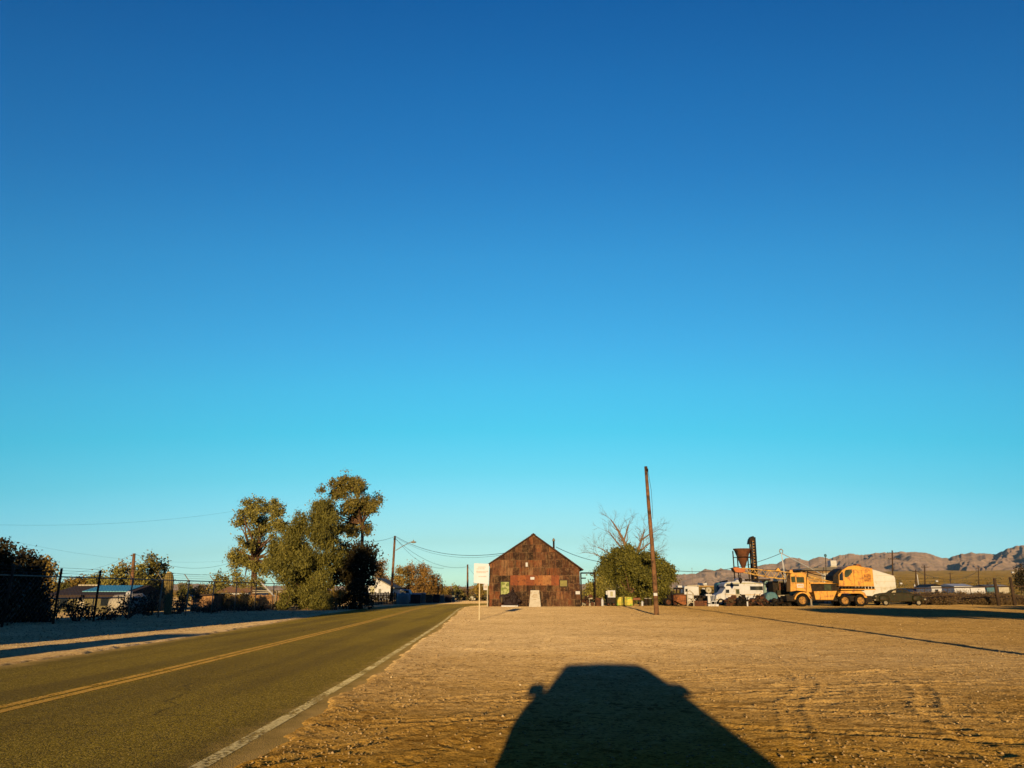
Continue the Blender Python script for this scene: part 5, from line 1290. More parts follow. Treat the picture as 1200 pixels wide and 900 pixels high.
# low house; the sky's reflection is painted blue on its roof
HY1 = 54
q = W(100,715,HY1); t = thing('mobile_home', 'low olive walled house behind the fence, sky reflection painted blue on its roof', 'house', (q.x,HY1,0))
mb = MB(); pbox(mb, 62, 148, 697.5, 722, HY1, 6, True); mb.build('wall', M('olive_wall', (.10,.082,.040), .85, .2, 1.5), t)
mb = MB(); x0 = W(58,694,HY1).x; x1 = W(150,694,HY1).x; z0 = W(100,697.5,HY1).z; zr = W(100,686.2,HY1+3).z
mb.prism_x([(HY1-.6,z0),(HY1+6.5,z0),(HY1+3.2,zr)], x0, x1); mb.build('roof', M('dark_flat_roof', (.040,.022,.014), .9, .3, 2), t)
mb = MB(); xb0 = W(91,692,HY1).x; xb1 = W(144,692,HY1).x; sl = (zr-z0)/3.8
mb.prism_x([(HY1+.6,z0+1.2*sl+.012),(HY1+3.0,z0+3.6*sl+.012),(HY1+3.0,z0+3.6*sl+.06),(HY1+.6,z0+1.2*sl+.06)], xb0, xb1); mb.build('sky_sheen_panel', M('sky_tinted_roof', (.05,.20,.27), .4, .15, 2, spec=.5), t)
mb = MB(); mb.box(x0+.3,xb0-.1,HY1+2.9,HY1+3.3,zr-.02,zr+.07); mb.build('ridge_trim', cream2, t)
mb = MB(); mb.box(x0-.02,x1+.02,HY1-.72,HY1-.6,z0-.16,z0+.02); mb.build('fascia', M('dark_fascia', (.025,.014,.010), .8), t)
for x_ in (70,118): mb = MB(); pbox(mb, x_, x_+9, 701, 710, HY1-.02, .02); mb.build('window', glass_dark, t)
mb = MB(); pbox(mb, 90, 98, 700.5, 721, HY1-.03, .03, True); mb.build('door', cream2, t)
q = W(152,716,50); t = thing('propane_tank', 'rounded cream tank lit behind the bushes by the low house', 'tank', (q.x,50,0))
mb = MB(); a = W(134,709,50); b = W(166,707,50.5); r = .62
mb.path([a+Vector((-.3,0,0)),a+Vector((-.2,0,0)),a,b,b+Vector((.2,0,0)),b+Vector((.3,0,0))],[.1,.42,r,r,.42,.1],18); mb.build('vessel', cream2, t, smooth=True)
for p in (a,b):
    mb = MB(); mb.box(p.x-.12,p.x+.12,49.7,50.6,0,p.z-.4); mb.build('cradle', galv, t)
mb = MB(); m_ = a.lerp(b,.5); mb.lathe((m_.x,m_.y,m_.z+r-.03),[(.2,0),(.2,.12),(.1,.2)],12); mb.build('valve_dome', cream, t)
# saguaro
SYc = 49; q = W(196,724,SYc); tpz = W(198.4,671,SYc); s = SC(198,680,SYc)
t = thing('saguaro_cactus', 'stout single column saguaro cactus with a golden lit top', 'cactus', (q.x,SYc,0))
def sag():
    n = 28; vs = []; fs = []; prof = [(0,.80),(.15,.84),(.4,.92),(.65,1.0),(.85,1.0),(.93,.90),(.975,.66),(.995,.34),(1,.06)]
    for h, rr in prof:
        for k in range(n):
            an = 2*math.pi*k/n; r = rr*5.3*s*(1 if k % 2 else .88); vs.append((q.x+(tpz.x-q.x)*h+math.cos(an)*r, SYc+math.sin(an)*r, h*tpz.z))
    for i in range(len(prof)-1):
        for k in range(n): fs.append((i*n+k,i*n+(k+1)%n,(i+1)*n+(k+1)%n,(i+1)*n+k))
    fs.append(tuple(range((len(prof)-1)*n,len(prof)*n))); return vs, fs
mb = MB(); mb.add(*sag()); mb.build('stem', M('cactus_skin', (.115,.082,.025), .8, .25, 6), t)
mb = MB(); mb.lathe((tpz.x,SYc,tpz.z-.02),[(.16,0),(.13,.06),(.03,.09)],10); mb.build('crown_tuft', M('pale_spines', (.26,.19,.08), .9), t)
# brown shed, far house, board fence
q = W(235,716,58); t = thing('tool_shed', 'small rusty flat roofed shed behind the barbed wire fence', 'shed', (q.x,58,0))
mb = MB(); pbox(mb, 223.5, 250, 697.5, 719, 58, 3, True); mb.build('wall', M('shed_boards', (.22,.115,.052), .85, .35, 2.5, dirt=(.09,.045,.02)), t)
mb = MB(); ppoly(mb, [(221,699),(221,697.4),(250,695.4),(250,697.4)], 57.6, 3.8); mb.build('roof', M('dark_fascia', None), t)
mb = MB(); pbox(mb, 221, 226, 697.2, 699.4, 57.55, .1); mb.build('white_fascia', cream, t)
mb = MB(); pbox(mb, 226.5, 231, 701, 718.5, 57.96, .03, True); mb.build('door', M('pinkish_door', (.22,.13,.075), .8), t)
q = W(272,708,72); t = thing('small_house', 'small white house with brown roof beyond the barbed wire fence', 'house', (q.x,72,0))
mb = MB(); pbox(mb, 257.5, 290, 694.4, 715, 72, 6, True); mb.build('wall', cream, t)
mb = MB(); x0 = W(254,694,72).x; x1 = W(293,694,72).x; z0 = W(272,694.4,72).z; zr = W(272,687.6,75).z
mb.prism_x([(71.5,z0),(78.5,z0),(75,zr)], x0, x1); mb.build('roof', red_roof, t)
mb = MB(); pbox(mb, 268, 273, 696, 702, 71.97, .02); mb.build('window', glass_dark, t)
q = W(292,714,64.5); t = thing('board_fence', 'brown wooden board fence under the airy tree', 'fence', (q.x,64.5,0))
g = random.Random(8)
mb = MB(); xx = 254.0
while xx < 333:
    w_ = 2.1; top = 697.4 + g.uniform(-.6,.6); pbox(mb, xx, xx+w_-.12, top, 718, 64.5+g.uniform(0,.03), .03, True); xx += w_
mb.build('board_panel', M('brown_fence_board', (.20,.105,.042), .9, .45, 2.2, dirt=(.09,.045,.02)), t)
for x0_ in (262,279,296,313,329): mb = MB(); pbox(mb, x0_, x0_+1.2, 696.6, 718, 64.6, .1, True); mb.build('post', dark_wood, t)
mb = MB(); a = W(296,694.5,64.2); b = W(330,693.6,64.2); mb.tube(a,b,.05,n=6); a = W(296,691.8,64.2); b = W(316,692.4,64.2); mb.tube(a,b,.04,n=6); mb.build('top_rail', cream2, t)
q = W(323.5,714,62); t = thing('gate_post', 'slim pale gate post at the end of the chain link fence', 'post', (q.x,62,0))
mb = MB(); pbox(mb, 322.8, 324.2, 692.5, 716, 62, .09, True); mb.build('shaft', galv, t); mb = MB(); pbox(mb, 322.5, 324.5, 691.8, 692.6, 61.98, .13); mb.build('cap', galv, t)
q = W(321.5,699.5,62.3); t = thing('leaning_pipe', 'white pipe leaning diagonally over the board fence', 'pipe', (q.x,62.3,0))
a = W(306,682.6,63.5); b = W(321.6,698.6,62.3); d = (b-a); k_ = (b.z+.0)/(a.z-b.z)
mb = MB(); mb.tube(a, b, .07, n=8); mb.build('tube', cream, t); mb = MB(); mb.tube(b, (b.x+.1,62.3,0), .045, n=8); mb.build('prop', galv, t)

# slat fence, white houses beyond the trees
WY = 90
q = W(445,703,WY); t = thing('slat_fence', 'dark upright slat fence beside the road past the dark bush', 'fence', (q.x,WY,0))
g = random.Random(12); mb = MB(); xx = 428
while xx < 464:
    Yk = 84+(xx-428)*.22; pbox(mb, xx, xx+1.5, 694.2+g.uniform(-1.0,1.2), 712, Yk, .04, True); xx += 1.85
mb.build('slat_row', dark_wood, t)
mb = MB(); mb.tube(Vector(W(428,698,84.1)), Vector(W(464,698,92.1)), .05, n=6); mb.build('rail', dark_wood, t)
q = W(450,700,138); t = thing('white_house', 'white gabled house with grey roof right of the dark bush', 'house', (q.x,138,0))
ax, az = PX(138)(442.0,678.2); mb = MB(); e0 = PX(138)(440,686.5); e1 = PX(138)(459.5,688.0)
mb.prism([(e0[0],-.1),(e1[0],-.1),(e1[0],e1[1]),(ax,az),(e0[0],az-.5)], 138, 147); mb.build('wall', cream, t)
mb = MB(); d = Vector((e1[0]-ax, e1[1]-az)).normalized(); nn = Vector((-d.y,d.x)); ex = (e1[0]+d.x*.6, e1[1]+d.y*.6)
mb.prism([(ax+nn.x*.02,az+nn.y*.02),(ex[0]+nn.x*.02,ex[1]+nn.y*.02),(ex[0]+nn.x*.2,ex[1]+nn.y*.2),(ax+nn.x*.2,az+nn.y*.2)], 136.8, 147.4); mb.build('roof', M('grey_house_roof', (.12,.10,.075), .8, .2, 1), t)
mb = MB(); pbox(mb, 443.5, 446.5, 690, 695, 137.97, .02); mb.build('window', glass_dark, t)
q = W(467,700,152); t = thing('white_garage', 'low cream flat roofed garage behind the lamp pole', 'garage', (q.x,152,0))
mb = MB(); pbox(mb, 459, 471, 689.4, 707, 152, 7, True); mb.build('wall', cream, t)
mb = MB(); pbox(mb, 458, 472, 688.4, 689.5, 151.5, 8); mb.build('roof', cream2, t); mb = MB(); pbox(mb, 460.5, 464.5, 691, 694.5, 151.97, .02); mb.build('window', M('olive_board', None), t)
q = W(434,700,140); t = thing('white_shed', 'small white shed just right of the dark bush foot', 'shed', (q.x,140,0))
mb = MB(); pbox(mb, 428.5, 440, 686.8, 708, 140, 4, True); mb.build('wall', cream, t); mb = MB(); pbox(mb, 428, 440.5, 686.0, 686.9, 139.7, 4.6); mb.build('roof', cream2, t)
mb = MB(); pbox(mb, 433.5, 439, 688, 696, 139.97, .03); mb.build('door', M('grey_green_panel', None), t)
q = W(474,708,94); t = thing('shaded_tank', 'big rounded white tank beside the road, shade painted in blue grey', 'tank', (q.x,94,0))
tk = M('tank_shade_blue', (.12,.14,.125), .7, .15, 1.5)  # blue grey is the shade on a white tank, put into its colour
c = W(472,705,94); s = SC(472,700,94)
mb = MB(); h = W(472,695.2,94).z; mb.lathe((c.x,94,0),[(7.2*s,0),(7.4*s,.1),(7.4*s,h*.62),(6.6*s,h*.85),(4.5*s,h*.97),(1.0*s,h)],28); mb.build('vessel', tk, t, smooth=True)
mb = MB(); mb.lathe((c.x,94,h-.02),[(.25,0),(.25,.1),(.05,.14)],12); mb.build('lid', galv, t)
q = W(472,692,97); t = thing('parked_van', 'pale van with dark windows behind the blue grey tank', 'van', (q.x,97,0))
mb = MB(); ppoly(mb, [(464,706),(464,697),(467,692),(469,690.6),(479,691),(481,696),(481,706)], 97, 1.9); mb.build('body', cream, t, bevel=.06)
mb = MB(); ppoly(mb, [(468,694.6),(469.4,691.8),(478.2,692),(479.4,694.8)], 96.98, .02); mb.build('window', glass_dark, t)
for xx in (468,477):
    for dy in (.1,1.8): c = W(xx,705,97); wheel(t, (c.x,97+dy,.34), .34, .2, galv)
# patchwork of panels along the bend
def panel(x0, x1, yt, Y, mt, label):
    q = W((x0+x1)/2,706,Y); t = thing('fence_panel', label, 'fence panel', (q.x,Y,0), 'fence panels lining the road bend')
    mb = MB(); pbox(mb, x0, x1, yt, 709, Y, .06, True); mb.build('board', mt, t)
    mb = MB(); pbox(mb, x0-.25, x0+.35, yt-.6, 709, Y-.05, .16, True); mb.build('post', grey_wood, t)
panel(481,492.8,696.6,96,M('dark_fence_panel', (.022,.012,.012), .8, .4, 2),'wide dark fence panel right beside the blue grey tank')
panel(494,498.5,695.4,99,M('grey_blue_panel', (.09,.095,.08), .8, .3, 2),'pale grey fence panel right of the wide dark panel')
panel(499,506.5,697,101,grey_wood,'brown grey fence panel before the middle dark panel')
panel(507,515,696.6,104,M('dark_fence_panel', None),'middle dark fence panel between two paler panels')
panel(515.5,521,696.8,107,M('grey_blue_panel', None),'pale grey fence panel between the two darkest panels')
panel(521.5,529,697,110,M('dark_fence_panel', None),'last dark fence panel before the open bend')
panel(529.5,533,697.6,113,M('grey_blue_panel', None),'narrow end fence panel at the road bend')
q = W(486,697,100); t = thing('low_roof', 'sunlit cream flat roof showing over the dark fence panel', 'building', (q.x,100,0))
mb = MB(); pbox(mb, 482, 495, 697, 708, 100, 3, True); mb.build('wall', cream2, t); mb = MB(); pbox(mb, 481, 495.5, 694.8, 697, 99.7, 3.6); mb.build('roof', cream, t)
q = W(552.5,702,128); t = thing('parked_car', 'tiny pale car parked on the sand beyond the bend', 'car', (q.x,128,0))
mb = MB(); ppoly(mb, [(549,703.8),(549.2,701),(550.5,700.6),(551.6,698.8),(554.2,698.8),(555.4,700.6),(557.4,701.2),(557.6,703.8)], 128, 1.7); mb.build('body', cream2, t, bevel=.05)
mb = MB(); ppoly(mb, [(551.2,700.6),(552,699.3),(554,699.3),(554.8,700.6)], 127.98, .02); mb.build('window', glass_dark, t)
for xx in (550.8,556): c = W(xx,703,128); wheel(t, (c.x,128.1,.3), .3, .2, galv); wheel(t, (c.x,129.6,.3), .3, .2, galv)
# ================================================================== TREES AND BUSHES
def tree(name, label, cat, blobs, Y, mat, base_px, fork_px, r0, bark_m=bark, group=None, seed=1, nl=10, dr=1.0, baseY=None, **kw):
    bY = baseY or Y
    b = W(base_px, 712, bY); fk = W(fork_px[0], fork_px[1], bY)
    t = thing(name, label, cat, (b.x,bY,0), group)
    B = px_blobs(blobs, Y, dr)
    cen = crown('crown', mat, t, B, seed=seed, **kw)
    g = random.Random(seed)
    idx = [g.randrange(len(cen)) for _ in range(nl)]
    limbs('trunk', bark_m, t, (b.x,bY,0), fk, [tuple(cen[i]) for i in idx], r0, seed)
    return t
def bush(name, label, blobs, Y, mat, seed=1, cat='bush', group=None, stems=5, dr=1.0, stem_mat=bark, **kw):
    B = px_blobs(blobs, Y, dr); cx = sum(b[0] for b in B)/len(B); cy = sum(b[1] for b in B)/len(B)
    t = thing(name, label, cat, (cx,cy,0), group)
    cen = crown('foliage', mat, t, B, seed=seed, **kw)
    g = random.Random(seed); mb = MB()
    for k in range(stems):
        c = cen[g.randrange(len(cen))]; mb.path([(cx+g.uniform(-.2,.2),cy+g.uniform(-.2,.2),-.05),((cx+c[0])/2,(cy+c[1])/2,max(c[2]*.4,.1)),tuple(c)],[.05,.035,.012],6)
    mb.build('stem', stem_mat, t)
    return t
tree('airy_tree', 'tall airy grey green tree with pale limbs behind the board fence', 'tree',
     poly_blobs([(245,185),(290,188),(330,222),(365,238),(402,280),(397,330),(425,360),(435,420),(425,520),(405,600),(375,660),(310,690),(240,690),(130,690),(92,640),(72,555),(108,510),(148,480),(153,420),(160,370),(125,300),(148,240),(200,203)], 67, 46, 4.2, 8.5, 51, holes=((262,505,22),(205,520,14),(330,640,20),(190,610,16))),
     67, leafA, 297, (298,655), .28, seed=5, nl=26, clump_r=.36, per=34, leaf=.15, dens=.80, shell=.2)
tree('weeping_conifer', 'broad dark green conifer with hanging foliage between two taller trees', 'tree',
     poly_blobs([(480,285),(500,322),(548,312),(566,240),(630,222),(682,260),(692,330),(672,400),(700,440),(722,500),(702,560),(645,620),(610,660),(650,720),(640,812),(560,832),(480,818),(418,790),(418,700),(368,650),(305,590),(298,520),(330,470),(400,450),(408,380),(450,350)], 63.5, 84, 5, 10, 52, depth=1.2),
     64, leafB, 360, (361,706), .30, seed=6, nl=6, clump_r=.40, per=44, leaf=.17, dens=1.15, elong=2.8, droop=1.2, shell=.35)
tree('clumpy_tree', 'tallest tree with separate rounded leaf clumps above the dark bush', 'tree',
     poly_blobs([(582,170),(640,132),(690,118),(730,88),(780,65),(832,88),(862,130),(862,165),(914,195),(908,240),(884,300),(852,312),(872,360),(862,400),(822,436),(780,425),(740,400),(700,410),(660,400),(640,330),(600,290),(550,300),(556,240),(620,225),(600,200)], 68, 34, 4.5, 8.5, 53, holes=((668,222,12),(790,190,10),(700,330,10))),
     67.5, leafC, 423, (425,614), .17, seed=7, nl=18, clump_r=.36, per=40, leaf=.15, dens=.85, shell=.25)
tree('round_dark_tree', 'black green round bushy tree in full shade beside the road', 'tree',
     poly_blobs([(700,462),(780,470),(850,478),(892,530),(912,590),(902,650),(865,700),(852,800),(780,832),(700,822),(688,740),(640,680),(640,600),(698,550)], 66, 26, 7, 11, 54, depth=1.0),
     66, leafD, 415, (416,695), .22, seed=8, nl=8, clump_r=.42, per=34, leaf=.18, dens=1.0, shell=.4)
bush('juniper_bush', 'lit round olive bush at the foot of the weeping conifer', [(377,704,10,11),(370,708,6,8),(384,706,5,9)], 61, leafB, 9, clump_r=.3, per=26, leaf=.13, dens=1.3, elong=2.2, droop=.5)
bush('feathery_bush', 'small brownish feathery bush between lit olive bush and dark tree', [(391,699,6,9),(395,694,4,6)], 62.5, leafG, 10, clump_r=.28, per=14, leaf=.13, dens=.9)
# far left
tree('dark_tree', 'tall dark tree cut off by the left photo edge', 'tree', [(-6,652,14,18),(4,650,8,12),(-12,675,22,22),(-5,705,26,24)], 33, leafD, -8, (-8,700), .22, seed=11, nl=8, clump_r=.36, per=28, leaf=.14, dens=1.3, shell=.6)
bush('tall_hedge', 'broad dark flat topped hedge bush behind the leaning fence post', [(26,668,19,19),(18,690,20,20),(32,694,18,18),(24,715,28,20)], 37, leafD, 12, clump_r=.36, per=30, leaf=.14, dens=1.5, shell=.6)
bush('golden_bush', 'golden lit rounded tree crown right of the dark hedge', [(51,668,10,14),(53,682,9,14),(48,700,11,12)], 60, leafG, 13, cat='tree', clump_r=.42, per=28, leaf=.17, dens=1.3, shell=.6)
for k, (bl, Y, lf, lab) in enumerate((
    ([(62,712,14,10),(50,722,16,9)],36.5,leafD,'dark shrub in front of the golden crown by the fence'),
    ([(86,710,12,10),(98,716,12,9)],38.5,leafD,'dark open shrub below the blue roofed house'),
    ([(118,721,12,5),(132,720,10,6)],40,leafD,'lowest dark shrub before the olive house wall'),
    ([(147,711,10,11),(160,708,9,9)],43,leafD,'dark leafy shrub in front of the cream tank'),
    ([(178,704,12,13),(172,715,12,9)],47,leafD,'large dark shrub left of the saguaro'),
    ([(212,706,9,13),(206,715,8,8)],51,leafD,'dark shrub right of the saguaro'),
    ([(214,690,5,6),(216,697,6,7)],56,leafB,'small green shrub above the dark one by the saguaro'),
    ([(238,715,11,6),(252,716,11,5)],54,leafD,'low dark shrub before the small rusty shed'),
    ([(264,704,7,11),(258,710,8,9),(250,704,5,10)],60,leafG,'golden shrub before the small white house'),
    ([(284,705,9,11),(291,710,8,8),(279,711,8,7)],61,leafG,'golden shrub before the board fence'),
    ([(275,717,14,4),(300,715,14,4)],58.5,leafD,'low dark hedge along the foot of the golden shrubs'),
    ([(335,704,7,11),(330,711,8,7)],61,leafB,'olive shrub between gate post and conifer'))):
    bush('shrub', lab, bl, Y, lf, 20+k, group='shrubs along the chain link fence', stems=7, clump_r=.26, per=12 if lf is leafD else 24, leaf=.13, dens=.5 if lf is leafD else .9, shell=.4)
for k, (bl, Y, lf, bp_, lab) in enumerate((
    ([(138,668,5,7),(133,684,10,11),(126,690,9,9)],78,leafA,132,'loose olive tree just left of the orange lit pole'),
    ([(147,668,7,8),(150,680,9,11),(143,690,9,9)],80,leafG,149,'golden olive tree behind the orange lit pole'),
    ([(164,668,6,9),(162,682,9,11),(170,690,9,9)],77,leafA,165,'olive tree right of the orange lit pole'),
    ([(177,656,5,6),(179,666,6,9),(176,680,9,12)],79,leafC,178,'tallest olive tree above the saguaro row'),
    ([(188,664,6,7),(191,675,6,9),(187,688,9,10)],81,leafA,188,'olive tree directly behind the saguaro'),
    ([(84,684,9,6),(98,683,9,6)],105,leafG,90,'low golden treeline left tree above the blue roof'),
    ([(112,680,8,8),(119,684,8,7)],100,leafA,114,'olive treeline tree above the blue roof right end'),
    ([(76,690,6,4),(68,688,6,5)],98,leafB,72,'small dark tree at the left end of the blue roof'),
    ([(258,680,7,5),(264,687,9,6),(251,688,5,4)],90,leafA,260,'small olive tree above the little white house'),
    ([(225,695,10,3),(238,693,8,4)],95,leafG,232,'low golden tree beyond the small rusty shed'))):
    tree('background_tree', lab, 'tree', bl, Y, lf, bp_, (bp_,695), .16, seed=40+k, nl=6, group='trees behind the left yards', clump_r=.5, per=24, leaf=.22, dens=1.0, shell=.45)
for k, (bl, Y, lf, bp_, lab) in enumerate((
    ([(446,664,5,8),(444,676,6,10),(452,684,6,9)],175,leafT,447,'orange brown tree left of the lamp pole'),
    ([(466,686,6,9),(470,675,7,10)],150,leafG,468,'golden tree just right of the lamp pole'),
    ([(480,670,7,8),(482,684,8,11)],155,leafT,481,'orange tamarisk tree behind the pale van'),
    ([(495,670,8,8),(497,684,9,11)],158,leafT,496,'tallest orange tamarisk tree behind the fence panels'),
    ([(508,682,7,8),(507,691,8,7)],161,leafT,507,'orange tamarisk tree behind the middle fence panel'),
    ([(515,690,5,6),(519,695,4,5)],165,leafG,515,'last small golden tree at the end of the tamarisks'))):
    tree('tamarisk_tree', lab, 'tree', bl, Y, lf, bp_, (bp_,692), .16, seed=60+k, nl=6, group='tamarisks behind the fence panels', clump_r=.75, per=30, leaf=.32, dens=1.2, elong=2.2, droop=.5, shell=.5)
g = random.Random(31)
for k in range(9):
    xx = 524+k*6.2; Y = 205+g.uniform(0,30)
    bush('brush', ('olive brush clump number in the row past the road bend', )[0].replace(' number', ''), [(xx,695+g.uniform(-2,1.5),5,4.5),(xx+3,698,4,3)], Y, (leafG, leafS, leafA)[k % 3], 80+k, group='brush row past the road bend', stems=3, clump_r=.9, per=24, leaf=.42, dens=1.0)
bush('yellow_bush', 'yellow lit bush seen behind the thin sign post', [(562,687,4,6),(564,692,5,5)], 122, leafG, 95, clump_r=.55, per=24, leaf=.24, dens=1.2)
# round bush and dead tree
tree('mesquite_bush', 'big round dense olive mesquite right of the shed', 'tree',
     poly_blobs([(200,518),(250,500),(330,488),(400,494),(442,530),(470,562),(512,578),(556,622),(564,670),(545,712),(515,752),(440,792),(330,802),(250,782),(180,705),(155,625),(160,575)], 92, 44, 6, 11, 55, k=4.737, org=(670,540), depth=2.0),
     92, leaf_mat('mesquite_leaf', (.024,.025,.004), (.118,.104,.018)), 738, (738,697), .25, seed=14, nl=10, clump_r=.50, per=46, leaf=.20, dens=1.0, shell=.3)
bush('young_bush', 'smaller lighter bush behind the empty steel frame', [(700,684,7,9),(692,690,7,9),(704,695,10,9)], 85, leafA, 15, clump_r=.45, per=24, leaf=.18, dens=1.1)
def dead_tree():
    Y = 96; b = W(738,712,Y); t = thing('dead_tree', 'bare grey dead tree with spiky twigs above the round mesquite', 'tree', (b.x,Y,0))
    mb = MB(); tw = MB(); g = random.Random(17)
    def px(x, y, dy=0): p = W(x,y,Y); return Vector((p.x, Y+dy, p.z))
    def grow(p, d, L, r, depth):
        pts = [p]; rad = [r]; q = p.copy()
        for i in range(3):
            d = (d + Vector((g.uniform(-.25,.25),g.uniform(-.25,.25),g.uniform(-.12,.2)))).normalized(); q = q+d*L/3; pts.append(q.copy()); rad.append(r*(1-.2*(i+1)))
        (mb if depth < 2 else tw).path(pts, rad, 7 if depth < 2 else 3, False)
        if depth >= 4 or L < .3: return
        for k in range(g.choice((3,3,4))):
            j = g.choice((1,2,3)); a = g.uniform(0,6.28); sp_ = g.uniform(.45,.95)
            s1 = d.cross(Vector((0,0,1))).normalized() if abs(d.z) < .95 else Vector((1,0,0)); s2 = d.cross(s1)
            nd = (d + (s1*math.cos(a)+s2*math.sin(a))*sp_).normalized()
            grow(pts[j], nd, L*g.uniform(.55,.8), max(rad[j]*.62,.010), depth+1)
    base = Vector((b.x,Y,0)); fork = px(738,664)
    mb.path([base, base.lerp(fork,.5)+Vector((.1,0,0)), fork], [.46,.40,.34], 10)
    arms = [([(740,664),(736,648),(731,634),(724,621),(716,609)],[.30,.26,.19,.12,.05]), ([(743,664),(747,648),(751,634),(755,620)],[.26,.19,.12,.04]),
            ([(736,648),(728,642),(718,630),(712,622)],[.14,.10,.07,.03]), ([(731,634),(735,622),(738,612)],[.12,.08,.03]), ([(747,648),(757,640),(766,632)],[.13,.08,.03]),
            ([(743,660),(755,652),(766,648),(774,646)],[.12,.09,.06,.02]), ([(738,664),(726,656),(713,648),(700,641)],[.15,.11,.08,.03]), ([(726,660),(712,658),(699,650),(690,648)],[.10,.08,.05,.02]), ([(751,634),(761,626),(770,622)],[.09,.06,.02])]
    for pts, rad in arms:
        dy = g.uniform(-.8,.8); P3 = [px(x, y, dy*k/len(pts)) for k, (x, y) in enumerate(pts)]
        mb.path(P3, rad, 7)
        for k in range(1, len(P3)):
            d = (P3[k]-P3[k-1]).normalized()
            for q in range(3):
                nd = (d+Vector((g.uniform(-.9,.9),g.uniform(-.6,.6),g.uniform(-.2,.6)))).normalized(); grow(P3[k].lerp(P3[k-1], g.random()*.7), nd, g.uniform(.9,1.7), max(rad[k]*.5,.022), 2)
    mb.build('trunk', M('dead_bark', (.13,.075,.040), .9, .35, 3, bmp=.4), t); tw.build('twig', M('grey_twig', (.10,.07,.045), .9, .2, 3), t)
dead_tree()
# sagebrush before the far yard, right
def sage_row():
    first = None; g = random.Random(23)
    spots = []
    for xx in range(1062, 1240, 9): spots.append((xx+g.uniform(-3,3), 697+g.uniform(-1,1.5), 92+g.uniform(-3,9)))
    for xx in range(1088, 1240, 11): spots.append((xx+g.uniform(-3,3), 701.5+g.uniform(-1,1), 87+g.uniform(-1,3)))
    protos = []
    for k in range(4):
        t = thing('sagebrush', 'low tan sagebrush in the row behind the dark rails', 'bush', (0,0,0), 'sagebrush behind the dark rails')
        crown('foliage', leafS, t, [(0,0,.45,.75,.6,.42),(.4,.1,.4,.5,.5,.35)], clump_r=.22, per=30, leaf=.075, dens=1.3, elong=2.5, seed=100+k)
        mb = MB(); 
        for j in range(5): mb.path([(0,0,-.05),(g.uniform(-.4,.4),g.uniform(-.3,.3),.3),(g.uniform(-.8,.9),g.uniform(-.5,.5),.6)],[.04,.025,.01],5)
        mb.build('stem', bark, t); protos.append([t, False])
    for i, (xx, yy, Y) in enumerate(spots):
        pr = protos[i % 4]
        if not pr[1]: t = pr[0]; pr[1] = True
        else: t = copy_tree(pr[0])
        p = W(xx, yy, Y); t.location = (p.x, Y, 0); t.rotation_euler = (0,0,g.uniform(0,6.28)); s = g.uniform(.8,1.45); t.scale = (s*1.3,s*1.3,s*(1.12 if Y > 89.9 else .85))
sage_row()
bush('dark_far_tree', 'dark tree at the right photo edge beyond the wooden posts', [(1199,676,5,9),(1203,682,6,8),(1196,683,4,6)], 190, leafD, 97, cat='tree', clump_r=1.0, per=26, leaf=.5, dens=1.2)

